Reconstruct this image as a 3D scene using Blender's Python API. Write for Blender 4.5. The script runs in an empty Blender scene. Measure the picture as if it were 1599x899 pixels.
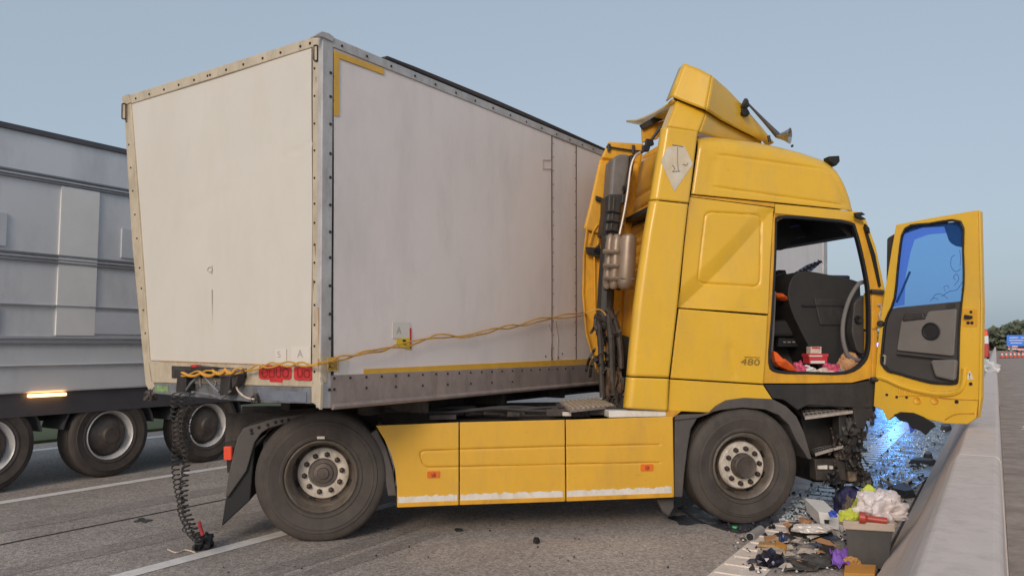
import bpy, math, random
import numpy as np
from mathutils import Vector, Matrix, noise
random.seed(7); rng = np.random.default_rng(7)
S = bpy.context.scene; COL = S.collection
# ---------------------------------------------------------------- camera
W_, H_, F_ = 1599, 899, 1220.0
CX, CY, CAMH, HOR = 799.5, 449.5, 1.6, 537.0
PITCH = math.atan((HOR-CY)/F_)
cam = bpy.data.cameras.new('camera'); camo = bpy.data.objects.new('camera', cam); COL.objects.link(camo)
cam.sensor_width = 36; cam.lens = 36*F_/W_; cam.clip_end = 3000; cam.clip_start = .05
camo.location = (0, 0, CAMH); camo.rotation_euler = (math.pi/2+PITCH, 0, 0)
S.camera = camo
# ---------------------------------------------------------------- light
SUN_EL, SUN_AZ = math.radians(25), math.radians(199)      # azimuth clockwise from +Y: behind and left of the camera
w = bpy.data.worlds.new('World'); S.world = w; w.use_nodes = True
nt = w.node_tree; bg = nt.nodes['Background']
sky = nt.nodes.new('ShaderNodeTexSky'); sky.sky_type = 'NISHITA'; sky.sun_disc = False
sky.sun_elevation = SUN_EL; sky.sun_rotation = SUN_AZ
sky.air_density = 1.0; sky.dust_density = 3.0; sky.ozone_density = 1.5
hs = nt.nodes.new('ShaderNodeHueSaturation'); hs.inputs['Saturation'].default_value = .62
nt.links.new(sky.outputs[0], hs.inputs['Color'])
veil = nt.nodes.new('ShaderNodeMix'); veil.data_type = 'RGBA'; veil.inputs['Factor'].default_value = .66      # even thin cloud veil over the whole sky
nt.links.new(hs.outputs[0], veil.inputs['A']); veil.inputs['B'].default_value = (3.0, 3.75, 4.5, 1); nt.links.new(veil.outputs['Result'], bg.inputs[0])
bg.inputs[1].default_value = 0.12
sl = bpy.data.lights.new('sun', 'SUN'); sl.energy = 1.3; sl.angle = math.radians(18); sl.color = (1, .84, .66)
so = bpy.data.objects.new('sun', sl); COL.objects.link(so)
sd = Vector((math.sin(SUN_AZ)*math.cos(SUN_EL), math.cos(SUN_AZ)*math.cos(SUN_EL), math.sin(SUN_EL)))
so.rotation_euler = sd.to_track_quat('Z', 'Y').to_euler(); so.location = (-8, -8, 12)
S.view_settings.view_transform = 'Standard'; S.view_settings.look = 'None'; S.view_settings.exposure = 0.18
S.render.engine = 'CYCLES'
# ---------------------------------------------------------------- frames
C0 = np.array([0, 0, CAMH])
def ray(px, py):
    x, z = (px-CX)/F_, -(py-CY)/F_
    c, s = math.cos(PITCH), math.sin(PITCH)
    return np.array([x, c-z*s, s+z*c])
def atz(px, py, z=0):
    r = ray(px, py); return C0+r*(z-CAMH)/r[2]
class Plane:
    """a real plane of the place; n points away from the camera side"""
    def __init__(s, o, n):
        s.o = np.array(o, float); s.n = np.array(n, float); s.n /= np.linalg.norm(s.n)
    def P(s, px, py, off=0):
        r = ray(px, py); t = np.dot(s.o+s.n*off-C0, s.n)/np.dot(r, s.n); return C0+r*t
TO = np.array([-1.555, 6.464, 0]); TA = math.radians(9.17)
TU = np.array([math.cos(TA), math.sin(TA), 0]); TV = np.array([-math.sin(TA), math.cos(TA), 0]); UP = np.array([0, 0, 1.])
def TL(u, v, z): return TO+TU*u+TV*v+UP*z
PT = Plane(TO, TV)
TH = math.radians(35); XD = np.array([math.sin(TH), math.cos(TH), 0]); YD = np.array([-math.cos(TH), math.sin(TH), 0])
RO = Plane((0, 0, 0), (0, 1, 0)).o
r_ = ray(500, 636); BC = C0+r_*5.5/r_[1]; BC[2] = 0        # ground under the near front corner of the trailer
PF = Plane(BC, XD); PS = Plane(BC, YD)
def RL(x, y, z): return BC+XD*x+YD*y+UP*z
RA = math.radians(31.7); RD = np.array([math.sin(RA), math.cos(RA), 0]); RB = np.array([math.cos(RA), -math.sin(RA), 0])
def GL(lat, al, z): return RB*lat+RD*al+UP*z
# ---------------------------------------------------------------- materials
MATS = {}
def mat(name, col, rough=.6, metal=0, spec=.5, coat=0, var=.12, vscale=3, bump=0, bscale=60, dirt=None, dscale=2, damt=.4, emit=None, estr=0, rvar=0, col2=None, fine=0):
    if name in MATS: return MATS[name]
    m = bpy.data.materials.new(name); m.use_nodes = True; t = m.node_tree; b = t.nodes['Principled BSDF']
    N = t.nodes.new; L = t.links.new
    b.inputs['Roughness'].default_value = rough; b.inputs['Metallic'].default_value = metal
    b.inputs['Specular IOR Level'].default_value = spec; b.inputs['Coat Weight'].default_value = coat; b.inputs['Coat Roughness'].default_value = .15
    tc = N('ShaderNodeTexCoord')
    nz = N('ShaderNodeTexNoise'); nz.inputs['Scale'].default_value = vscale; nz.inputs['Detail'].default_value = 8; nz.inputs['Roughness'].default_value = .65
    L(tc.outputs['Object'], nz.inputs['Vector'])
    cr = N('ShaderNodeValToRGB'); cr.color_ramp.elements[0].position = .3; cr.color_ramp.elements[1].position = .7
    c2 = col2 or [min(1, c*(1+var)) for c in col]
    cr.color_ramp.elements[0].color = (*[c*(1-var) for c in col], 1); cr.color_ramp.elements[1].color = (*c2, 1)
    L(nz.outputs['Fac'], cr.inputs['Fac']); out = cr.outputs['Color']
    if dirt:
        dz = N('ShaderNodeTexNoise'); dz.inputs['Scale'].default_value = dscale; dz.inputs['Detail'].default_value = 10; dz.inputs['Roughness'].default_value = .72
        mp = N('ShaderNodeMapping'); mp.inputs['Scale'].default_value = (1.6, 1.6, .55); mp.inputs['Location'].default_value = (3, 7, 1)
        L(tc.outputs['Object'], mp.inputs['Vector']); L(mp.outputs[0], dz.inputs['Vector'])
        dr = N('ShaderNodeValToRGB'); dr.color_ramp.elements[0].position = .46; dr.color_ramp.elements[1].position = .74
        dr.color_ramp.elements[0].color = (0, 0, 0, 1); dr.color_ramp.elements[1].color = (damt, damt, damt, 1)
        L(dz.outputs['Fac'], dr.inputs['Fac'])
        mx = N('ShaderNodeMix'); mx.data_type = 'RGBA'; L(dr.outputs['Color'], mx.inputs['Factor']); L(out, mx.inputs['A']); mx.inputs['B'].default_value = (*dirt, 1)
        out = mx.outputs['Result']
    if fine:
        fz = N('ShaderNodeTexNoise'); fz.inputs['Scale'].default_value = 26; fz.inputs['Detail'].default_value = 6; fz.inputs['Roughness'].default_value = .8
        fm = N('ShaderNodeMapping'); fm.inputs['Scale'].default_value = (.35, .35, 1.3); L(tc.outputs['Object'], fm.inputs['Vector']); L(fm.outputs[0], fz.inputs['Vector'])
        fr = N('ShaderNodeValToRGB'); fr.color_ramp.elements[0].position = .60; fr.color_ramp.elements[1].position = .72
        fr.color_ramp.elements[0].color = (0, 0, 0, 1); fr.color_ramp.elements[1].color = (fine, fine, fine, 1); L(fz.outputs['Fac'], fr.inputs['Fac'])
        fx = N('ShaderNodeMix'); fx.data_type = 'RGBA'; L(fr.outputs['Color'], fx.inputs['Factor']); L(out, fx.inputs['A']); fx.inputs['B'].default_value = (.24, .15, .06, 1); out = fx.outputs['Result']
    L(out, b.inputs['Base Color'])
    if rvar:
        mr = N('ShaderNodeMapRange'); mr.inputs['To Min'].default_value = max(.02, rough-rvar); mr.inputs['To Max'].default_value = min(1, rough+rvar)
        mr.inputs['From Min'].default_value = .3; mr.inputs['From Max'].default_value = .7
        L(nz.outputs['Fac'], mr.inputs['Value']); L(mr.outputs[0], b.inputs['Roughness'])
    if bump:
        bz = N('ShaderNodeTexNoise'); bz.inputs['Scale'].default_value = bscale; bz.inputs['Detail'].default_value = 5
        L(tc.outputs['Object'], bz.inputs['Vector'])
        bp = N('ShaderNodeBump'); bp.inputs['Strength'].default_value = bump; bp.inputs['Distance'].default_value = .01
        L(bz.outputs['Fac'], bp.inputs['Height']); L(bp.outputs[0], b.inputs['Normal'])
    if emit: b.inputs['Emission Color'].default_value = (*emit, 1); b.inputs['Emission Strength'].default_value = estr
    MATS[name] = m; return m
YEL = mat('yellow_paint', (.78, .455, .032), .34, coat=.25, var=.06, vscale=1.2, dirt=(.50, .33, .12), dscale=2.2, damt=.4, bump=.03, bscale=7, rvar=.1, fine=.3)
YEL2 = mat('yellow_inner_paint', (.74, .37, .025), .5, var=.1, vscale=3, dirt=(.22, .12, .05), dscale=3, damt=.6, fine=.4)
YSK = mat('yellow_skirt_paint', (.74, .41, .04), .42, coat=.15, var=.06, vscale=1.5, dirt=(.42, .25, .09), dscale=2, damt=.4, bump=.03, bscale=9, fine=.35)
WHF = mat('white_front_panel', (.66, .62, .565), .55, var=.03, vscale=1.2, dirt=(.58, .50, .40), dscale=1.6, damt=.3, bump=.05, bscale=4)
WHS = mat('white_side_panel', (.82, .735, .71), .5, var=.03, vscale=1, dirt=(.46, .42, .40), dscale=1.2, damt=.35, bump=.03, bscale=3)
RAILF = mat('aged_front_rail', (.58, .49, .37), .5, metal=.1, var=.12, vscale=5, dirt=(.28, .20, .12), dscale=5, damt=.6, bump=.1, bscale=30)
ALU = mat('dull_aluminium', (.52, .50, .50), .5, metal=.15, var=.15, vscale=4, dirt=(.22, .17, .14), dscale=5, damt=.6, bump=.06, bscale=30)
RAILB = mat('grimy_side_rail', (.37, .30, .28), .55, metal=.3, var=.16, vscale=4, dirt=(.12, .09, .08), dscale=3, damt=.7, bump=.1, bscale=25)
GREYM = mat('bare_grey_metal', (.26, .27, .30), .5, metal=.4, var=.3, vscale=6, dirt=(.14, .10, .06), dscale=6, damt=.8, bump=.1)
BLK = mat('black_plastic', (.030, .027, .027), .55, var=.25, vscale=6, dirt=(.09, .075, .065), dscale=4, damt=.5, bump=.1, bscale=40)
BLK2 = mat('black_interior', (.026, .024, .024), .6, var=.2, vscale=5, bump=.05)
CHAS = mat('chassis_steel', (.055, .047, .045), .6, metal=.2, var=.4, vscale=8, dirt=(.14, .10, .08), dscale=6, damt=.7, bump=.2, bscale=30)
FEND = mat('fender_grey', (.085, .075, .072), .6, var=.2, vscale=4, dirt=(.16, .13, .11), dscale=4, damt=.5, bump=.05, bscale=80)
TYRE = mat('tyre_rubber', (.064, .053, .048), .78, var=.3, vscale=5, dirt=(.125, .10, .085), dscale=3, damt=.55, bump=.12, bscale=70)
RIM = mat('rim_steel', (.27, .23, .20), .42, metal=.5, var=.25, vscale=7, dirt=(.12, .08, .05), dscale=8, damt=.7, bump=.08)
RIMD = mat('rim_dark', (.13, .11, .10), .5, metal=.4, var=.3, vscale=8, dirt=(.06, .04, .03), dscale=6, damt=.7)
HUBR = mat('hub_ring', (.70, .63, .56), .45, metal=.2, var=.2, vscale=8, dirt=(.25, .17, .1), dscale=10, damt=.7, bump=.08)
NUT = mat('rusty_nut', (.055, .04, .033), .5, metal=.4, var=.3, vscale=20)
TAPE = mat('white_tape', (.74, .70, .66), .6, var=.06, vscale=8, dirt=(.5, .40, .2), dscale=10, damt=.6, bump=.2, bscale=30)
YTAPE = mat('yellow_tape', (.75, .42, .05), .45, var=.08, vscale=8, dirt=(.5, .33, .12), dscale=8, damt=.5)
CABLE = mat('orange_yellow_cable', (.62, .33, .05), .45, var=.2, vscale=6, dirt=(.25, .14, .05), dscale=8, damt=.6)
REDM = mat('red_sticker', (.55, .035, .035), .5, var=.2, vscale=14)
DRED = mat('dark_red_print', (.20, .02, .025), .5)
ORL = mat('orange_lamp_lens', (.75, .17, .02), .25, coat=.5)
REDL = mat('red_lamp_lens', (.75, .06, .025), .25, coat=.5, emit=(1, .12, .05), estr=.25)
LIT = mat('lit_marker_lamp', (.9, .4, .1), .3, emit=(1, .52, .2), estr=4)
DUCT = mat('grey_duct_plastic', (.17, .155, .15), .5, var=.2, vscale=6, dirt=(.08, .07, .06), dscale=5, damt=.6)
TANK = mat('tan_silencer', (.32, .245, .19), .42, metal=.35, var=.15, vscale=5, dirt=(.14, .09, .06), dscale=5, damt=.6)
PIPE = mat('pale_pipe', (.42, .37, .34), .4, metal=.3)
TRIMG = mat('grey_door_trim', (.17, .155, .15), .65, var=.1, vscale=5, bump=.08, bscale=200)
TRIMD = mat('dark_door_trim', (.055, .050, .050), .6, var=.15, vscale=5, bump=.06, bscale=200)
MESHB = mat('bumper_black', (.012, .012, .014), .6)
ORC = mat('orange_cloth', (.85, .13, .02), .75, var=.15, vscale=8, bump=.3, bscale=20)
WHP = mat('white_plastic', (.72, .70, .69), .5, var=.08, vscale=6, bump=.2, bscale=15)
REDP = mat('red_card', (.55, .04, .05), .5, var=.2, vscale=10)
PAP = mat('printed_paper', (.62, .5, .42), .6, var=.35, vscale=40)
PINK = mat('pink_wrapper', (.55, .07, .15), .5, var=.3, vscale=20)
BRN = mat('tan_soft', (.48, .25, .12), .7, var=.2, vscale=15)
HIV = mat('hi_vis_yellow', (.55, .60, .07), .6, var=.15, vscale=8, bump=.3, bscale=20)
NAVY = mat('navy_cloth', (.03, .028, .10), .7, var=.3, vscale=8, bump=.3, bscale=25)
PURP = mat('purple_cloth', (.26, .12, .55), .7, var=.3, vscale=8, bump=.3, bscale=25)
BIN = mat('dark_crate', (.075, .072, .072), .6, var=.12, vscale=6, dirt=(.14, .12, .11), dscale=5, damt=.4)
BINR = mat('beige_rim', (.50, .41, .34), .6, var=.1, vscale=8)
WOODM = mat('pale_wood', (.45, .27, .12), .7, var=.25, vscale=10)
CHROME = mat('horn_metal', (.5, .46, .42), .25, metal=.9, var=.2, vscale=10)
BLUM = mat('blue_plastic', (.05, .10, .55), .4)
LGREY = mat('lorry_body', (.68, .68, .70), .4, metal=.1, var=.05, vscale=.8, dirt=(.25, .25, .28), dscale=1, damt=.4, coat=.1)
LDARK = mat('lorry_louvre', (.55, .56, .60), .45, var=.1, vscale=2)
LRAIL = mat('lorry_rail', (.10, .095, .105), .5, metal=.3)
LSOFT = mat('lorry_rail_soft', (.26, .26, .28), .5, metal=.2)
LRAILL = mat('lorry_rail_light', (.5, .5, .53), .4, metal=.3)
GREEN = mat('green_print', (.12, .35, .08), .5)
INKM = mat('faint_ink', (.40, .37, .36), .6)
BLACKI = mat('black_ink', (.03, .025, .02), .6)
def glass_blue():
    m = bpy.data.materials.new('blue_tinted_glass'); m.use_nodes = True; t = m.node_tree; t.nodes.clear(); N = t.nodes.new; L = t.links.new
    o = N('ShaderNodeOutputMaterial'); mx = N('ShaderNodeMixShader'); tr = N('ShaderNodeBsdfTransparent'); pr = N('ShaderNodeBsdfPrincipled')
    tr.inputs[0].default_value = (.62, .82, 1.0, 1)
    pr.inputs['Base Color'].default_value = (.08, .30, .85, 1); pr.inputs['Roughness'].default_value = .08
    fr = N('ShaderNodeFresnel'); fr.inputs[0].default_value = 1.5
    ad = N('ShaderNodeMath'); ad.operation = 'ADD'; ad.inputs[1].default_value = .12; ad.use_clamp = True
    L(fr.outputs[0], ad.inputs[0]); L(ad.outputs[0], mx.inputs[0]); L(tr.outputs[0], mx.inputs[1]); L(pr.outputs[0], mx.inputs[2]); L(mx.outputs[0], o.inputs[0])
    return m
GLB = glass_blue()
def mat_tint():
    m = bpy.data.materials.new('dark_blue_film'); m.use_nodes = True; t = m.node_tree; t.nodes.clear(); N = t.nodes.new
    o = N('ShaderNodeOutputMaterial'); tr = N('ShaderNodeBsdfTransparent'); tr.inputs[0].default_value = (.68, .66, .95, 1); t.links.new(tr.outputs[0], o.inputs[0]); return m
def glass_clear():
    m = mat('clear_glass', (.75, .8, .85), .05, var=0); b = m.node_tree.nodes['Principled BSDF']; b.inputs['Transmission Weight'].default_value = .9; return m
GLC = glass_clear()
def road_mat(name, base, wet=False):
    m = bpy.data.materials.new(name); m.use_nodes = True; t = m.node_tree; b = t.nodes['Principled BSDF']; N = t.nodes.new; L = t.links.new
    tc = N('ShaderNodeTexCoord')
    n1 = N('ShaderNodeTexNoise'); n1.inputs['Scale'].default_value = 60; n1.inputs['Detail'].default_value = 6; n1.inputs['Roughness'].default_value = .8
    n2 = N('ShaderNodeTexNoise'); n2.inputs['Scale'].default_value = .55; n2.inputs['Detail'].default_value = 9; n2.inputs['Roughness'].default_value = .7
    v = N('ShaderNodeTexVoronoi'); v.inputs['Scale'].default_value = 75
    for q in (n1, n2, v): L(tc.outputs['Object'], q.inputs['Vector'])
    cr = N('ShaderNodeValToRGB'); e = cr.color_ramp.elements
    e[0].position = .32; e[0].color = (*[c*.5 for c in base], 1); e[1].position = .72; e[1].color = (*[c*1.7 for c in base], 1)
    L(n1.outputs['Fac'], cr.inputs['Fac'])
    c2 = N('ShaderNodeValToRGB'); e = c2.color_ramp.elements; e[0].position = .3; e[0].color = (.72, .70, .70, 1); e[1].position = .7; e[1].color = (1.15, 1.12, 1.10, 1)
    L(n2.outputs['Fac'], c2.inputs['Fac'])
    mx = N('ShaderNodeMix'); mx.data_type = 'RGBA'; mx.blend_type = 'MULTIPLY'; mx.inputs['Factor'].default_value = 1
    vs_ = N('ShaderNodeTexVoronoi'); vs_.inputs['Scale'].default_value = 42; L(tc.outputs['Object'], vs_.inputs['Vector'])
    sr = N('ShaderNodeValToRGB'); e = sr.color_ramp.elements; e[0].position = 0; e[0].color = (.62, .60, .60, 1); e[1].position = 1; e[1].color = (1.45, 1.42, 1.4, 1); L(vs_.outputs['Color'], sr.inputs['Fac'])
    ms = N('ShaderNodeMix'); ms.data_type = 'RGBA'; ms.blend_type = 'MULTIPLY'; ms.inputs['Factor'].default_value = .8; L(cr.outputs[0], ms.inputs['A']); L(sr.outputs[0], ms.inputs['B'])
    L(ms.outputs['Result'], mx.inputs['A']); L(c2.outputs[0], mx.inputs['B']); L(mx.outputs['Result'], b.inputs['Base Color'])
    b.inputs['Roughness'].default_value = .85
    bp = N('ShaderNodeBump'); bp.inputs['Strength'].default_value = .7; bp.inputs['Distance'].default_value = .006
    L(v.outputs['Distance'], bp.inputs['Height']); L(bp.outputs[0], b.inputs['Normal'])
    if wet:
        b.inputs['Specular IOR Level'].default_value = .9; bp.inputs['Strength'].default_value = .35
        mr = N('ShaderNodeMapRange'); mr.inputs['From Min'].default_value = .35; mr.inputs['From Max'].default_value = .65; mr.inputs['To Min'].default_value = .16; mr.inputs['To Max'].default_value = .5
        n3 = N('ShaderNodeTexNoise'); n3.inputs['Scale'].default_value = 4; n3.inputs['Detail'].default_value = 8; L(tc.outputs['Object'], n3.inputs['Vector'])
        L(n3.outputs['Fac'], mr.inputs['Value']); L(mr.outputs[0], b.inputs['Roughness'])
    return m
ROAD = road_mat('asphalt', (.36, .325, .30)); WET = road_mat('wet_asphalt', (.05, .055, .07), True)
PAINT = mat('road_paint', (.80, .76, .74), .7, var=.08, vscale=9, dirt=(.45, .41, .39), dscale=7, damt=.5, bump=.3, bscale=80)
PAINTR = mat('ribbed_road_paint', (.80, .70, .63), .6, var=.1, vscale=9, dirt=(.42, .34, .29), dscale=5, damt=.6, bump=.3, bscale=80)
SOIL = mat('dry_soil', (.34, .275, .24), .95, var=.35, vscale=2.5, dirt=(.24, .2, .17), dscale=14, damt=.7, bump=.9, bscale=40)
FIELD = mat('field_grass', (.07, .085, .035), .95, var=.3, vscale=.2, bump=.5, bscale=6)
CONC = mat('barrier_concrete', (.64, .54, .49), .85, var=.06, vscale=2.5, dirt=(.36, .30, .27), dscale=7, damt=.5, bump=.25, bscale=90)
LEAF = mat('hazed_leaf_green', (.12, .135, .085), .8, var=.45, vscale=.35)  # green lightened, distance haze put into the leaf colour
# ---------------------------------------------------------------- mesh helpers
def nv(p): return [float(p[0]), float(p[1]), float(p[2])]
class MB:
    def __init__(s): s.v = []; s.f = []
    def add(s, vs, fs):
        k = len(s.v); s.v += [nv(p) for p in vs]; s.f += [[i+k for i in f] for f in fs]; return s
    def hexa(s, a, b):            # a, b: two quads, matching order
        s.add(list(a)+list(b), [[0, 1, 2, 3], [7, 6, 5, 4], [0, 4, 5, 1], [1, 5, 6, 2], [2, 6, 7, 3], [3, 7, 4, 0]]); return s
    def box(s, fn, a, b):         # fn maps local 3 coords to world
        (x0, y0, z0), (x1, y1, z1) = a, b
        return s.hexa([fn(x0, y0, z0), fn(x1, y0, z0), fn(x1, y0, z1), fn(x0, y0, z1)], [fn(x0, y1, z0), fn(x1, y1, z0), fn(x1, y1, z1), fn(x0, y1, z1)])
    def prism(s, pts, d):         # world polygon extruded by vector d
        n = len(pts); d = np.array(d); b = [np.array(p)+d for p in pts]
        s.add(list(pts)+b, [list(range(n)), list(range(2*n-1, n-1, -1))]+[[i, i+n, (i+1) % n+n, (i+1) % n] for i in range(n)]); return s
    def ring(s, outer, inner, d):  # frame between two matching outlines, extruded by d
        n = len(outer); d = np.array(d); A = [np.array(p) for p in outer]; B = [np.array(p) for p in inner]
        vs = A+B+[p+d for p in A]+[p+d for p in B]; fs = []
        for i in range(n):
            j = (i+1) % n
            fs += [[i, j, n+j, n+i], [2*n+j, 2*n+i, 3*n+i, 3*n+j], [i, 2*n+i, 2*n+j, j], [n+j, 3*n+j, 3*n+i, n+i]]
        s.add(vs, fs); return s
    def tube(s, pts, r, n=8, closed=False):
        P = [Vector(nv(p)) for p in pts]; m = len(P); vs = []
        R = r if hasattr(r, '__len__') else [r]*m
        up = Vector((0, 0, 1)); prev = None
        for i in range(m):
            t = (P[(i+1) % m]-P[i-1]) if closed else (P[min(i+1, m-1)]-P[max(i-1, 0)])
            t.normalize()
            if prev is None: a = t.cross(up if abs(t.z) < .9 else Vector((1, 0, 0))).normalized()
            else: a = (prev-t*prev.dot(t)).normalized()
            prev = a; b = t.cross(a)
            for k in range(n):
                q = 2*math.pi*k/n; vs.append(P[i]+(a*math.cos(q)+b*math.sin(q))*R[i])
        fs = [[i*n+k, i*n+(k+1) % n, ((i+1) % m)*n+(k+1) % n, ((i+1) % m)*n+k] for i in range(m if closed else m-1) for k in range(n)]
        if not closed: fs += [list(range(n-1, -1, -1)), [(m-1)*n+k for k in range(n)]]
        s.add(vs, fs); return s
    def lathe(s, prof, c, ax, n=48, up=(0, 0, 1)):   # prof: (along axis, radius)
        ax = Vector(nv(ax)).normalized(); c = Vector(nv(c)); u = Vector(up); u = (u-ax*u.dot(ax)).normalized(); w = ax.cross(u); m = len(prof)
        vs = [c+ax*a+(u*math.cos(2*math.pi*k/n)+w*math.sin(2*math.pi*k/n))*r for a, r in prof for k in range(n)]
        s.add(vs, [[i*n+k, i*n+(k+1) % n, (i+1)*n+(k+1) % n, (i+1)*n+k] for i in range(m-1) for k in range(n)]); return s
    def build(s, name, m, parent=None, bevel=0, smooth=False, solid=0, auto=None, kind=None, label=None, bseg=2):
        me = bpy.data.meshes.new(name); V = np.array(s.v, float)
        root = parent
        while root is not None and root.parent: root = root.parent
        if root is not None:
            M = np.array(ROOTM[root.name].inverted()); V = V@M[:3, :3].T+M[:3, 3]
        o = None
        loc = None
        if root is None:
            loc = (V.min(0)+V.max(0))/2; loc[2] = V[:, 2].min(); V = V-loc
        me.from_pydata(V.tolist(), [], s.f); me.materials.append(m); me.update()
        import bmesh
        bm = bmesh.new(); bm.from_mesh(me); bmesh.ops.recalc_face_normals(bm, faces=bm.faces); bm.to_mesh(me); bm.free()
        o = bpy.data.objects.new(name, me); COL.objects.link(o)
        if parent is not None: o.parent = parent
        else: o.location = loc
        if solid:
            q = o.modifiers.new('s', 'SOLIDIFY'); q.thickness = solid; q.offset = 0
        if bevel:
            q = o.modifiers.new('b', 'BEVEL'); q.width = bevel; q.segments = bseg; q.limit_method = 'ANGLE'; q.angle_limit = math.radians(35)
        if smooth:
            for p in me.polygons: p.use_smooth = True
            try: me.set_sharp_from_angle(angle=math.radians(auto or 35))
            except Exception: pass
        if kind: o['kind'] = kind
        if label: o['label'] = label
        return o
ROOTM = {}
def thing(name, label, cat, o, rot=0, group=None):
    e = bpy.data.objects.new(name, None); COL.objects.link(e); e.empty_display_size = .2
    e.location = nv(o); e.rotation_euler = (0, 0, rot); e['label'] = label; e['category'] = cat
    if group: e['group'] = group
    ROOTM[e.name] = Matrix.Translation(Vector(nv(o)))@Matrix.Rotation(rot, 4, 'Z')
    return e
def tag(o, label, cat, group=None):
    o['label'] = label; o['category'] = cat
    if group: o['group'] = group
    return o
def struct(o): o['kind'] = 'structure'; return o
def resample(pts, n):
    p = np.array(pts, float); d = np.r_[0, np.cumsum(np.linalg.norm(np.diff(p, axis=0), axis=1))]; t = np.linspace(0, d[-1], n)
    return np.stack([np.interp(t, d, p[:, k]) for k in range(p.shape[1])], 1)
def smooth_pts(pts, n, closed=False):      # Catmull-Rom
    p = np.array(pts, float); m = len(p); out = []
    seg = m if closed else m-1
    for i in range(seg):
        g = (lambda k: p[k % m]) if closed else (lambda k: p[min(max(k, 0), m-1)])
        a, b, c, d = g(i-1), g(i), g(i+1), g(i+2)
        for t in np.linspace(0, 1, n, endpoint=False): out.append(.5*((2*b)+(-a+c)*t+(2*a-5*b+4*c-d)*t*t+(-a+3*b-3*c+d)*t**3))
    if not closed: out.append(p[-1])
    return np.array(out)
def rquad(q, r, n=5):                      # quad with rounded corners
    q = [np.array(p, float) for p in q]; out = []; m = len(q)
    for i in range(m):
        a, b, c = q[i-1], q[i], q[(i+1) % m]
        p0 = b+(a-b)/np.linalg.norm(a-b)*r; p1 = b+(c-b)/np.linalg.norm(c-b)*r
        for t in np.linspace(0, 1, n): out.append((1-t)**2*p0+2*t*(1-t)*b+t*t*p1)
    return out
def dist_poly(P, poly, closed=True):
    poly = np.array(poly); d = np.full(len(P), 1e9); m = len(poly)
    for i in range(m if closed else m-1):
        a, b = poly[i], poly[(i+1) % m]; ab = b-a; t = np.clip(((P-a)@ab)/max(ab@ab, 1e-9), 0, 1)
        d = np.minimum(d, np.linalg.norm(P-a-t[:, None]*ab, axis=1))
    return d
def patch(L, R, ny, nx, plane, off=0, disp=None, mb=None):
    """surface between a left and a right edge, both running top to bottom"""
    L = resample(L, ny); R = resample(R, ny); mb = mb or MB(); G = []
    for j in range(ny):
        for i in range(nx): G.append(L[j]+(R[j]-L[j])*i/(nx-1))
    G = np.array(G); D = disp(G) if disp else np.zeros(len(G))
    vs = [plane.P(g[0], g[1], off)+plane.n*d for g, d in zip(G, D)]
    return mb.add(vs, [[j*nx+i, j*nx+i+1, (j+1)*nx+i+1, (j+1)*nx+i] for j in range(ny-1) for i in range(nx-1)])
def flat(pts, plane, off, th, mb=None):    # plate in a plane: outline facing the camera at off, th thick going away
    mb = mb or MB(); return mb.prism([plane.P(x, y, off) for x, y in pts], plane.n*th)
def txt(s, quad, plane, off, th=.002, mb=None):
    cu = bpy.data.curves.new('t', 'FONT'); cu.body = s; o = bpy.data.objects.new('t', cu); COL.objects.link(o)
    bpy.context.view_layer.update()
    me = bpy.data.meshes.new_from_object(o.evaluated_get(bpy.context.evaluated_depsgraph_get()))
    V = np.array([v.co[:2] for v in me.vertices]); F = [list(p.vertices) for p in me.polygons]
    bpy.data.objects.remove(o); bpy.data.curves.remove(cu); bpy.data.meshes.remove(me)
    V = (V-V.min(0))/(V.max(0)-V.min(0)); a, b, c, d = [np.array(p, float) for p in quad]  # TL TR BR BL
    mb = mb or MB(); P = [(d*(1-x)+c*x)*(1-y)+(a*(1-x)+b*x)*y for x, y in V]
    return mb.add([plane.P(p[0], p[1], off) for p in P], F)
def rivets(pts, plane, r, off=0):
    mb = MB()
    for x, y in pts:
        c = plane.P(x, y, off); mb.lathe([(0.0, r), (-.4*r, r*.85), (-.65*r, r*.01)], c, plane.n, 8)
    return mb
def dense(pts, n, sm):
    p = [np.array(q, float) for q in pts]; m = len(p)
    if sm: return [tuple(q) for q in smooth_pts(pts, n, True)]
    return [tuple(p[i]*(1-t)+p[(i+1) % m]*t) for i in range(m) for t in np.linspace(0, 1, n, endpoint=False)]
def lerp(a, b, t): return tuple(np.array(a)*(1-t)+np.array(b)*t)
def line(a, b, n): return [lerp(a, b, t) for t in np.linspace(0, 1, n)]
def cloth(c, sx, sy, sz, seed=0, rot=0, rough=.22, fr=1.6):
    import bmesh
    bm = bmesh.new(); bmesh.ops.create_icosphere(bm, subdivisions=5, radius=1); mb = MB(); vs = []; so_ = Vector((seed*7.3, seed, 0))
    for v in bm.verts:
        p = v.co.copy(); wq_ = noise.noise_vector(p*fr+so_)*.6; k = 1+rough*noise.noise(p*fr+so_)*2
        f = 1-abs(noise.noise((p+wq_)*fr*1.9+so_))*2; g_ = 1-abs(noise.noise((p+wq_)*fr*4.1+so_))*2
        k += rough*.55*f+rough*.22*g_; p = p*k; z = max(p.z, -.35)+.35
        x, y = p.x*sx, p.y*sy; cc, ss = math.cos(rot), math.sin(rot)
        vs.append((c[0]+x*cc-y*ss, c[1]+x*ss+y*cc, c[2]+z*sz/1.35))
    fs = [[v.index for v in f.verts] for f in bm.faces]; bm.free(); return mb.add(vs, fs)
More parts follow.
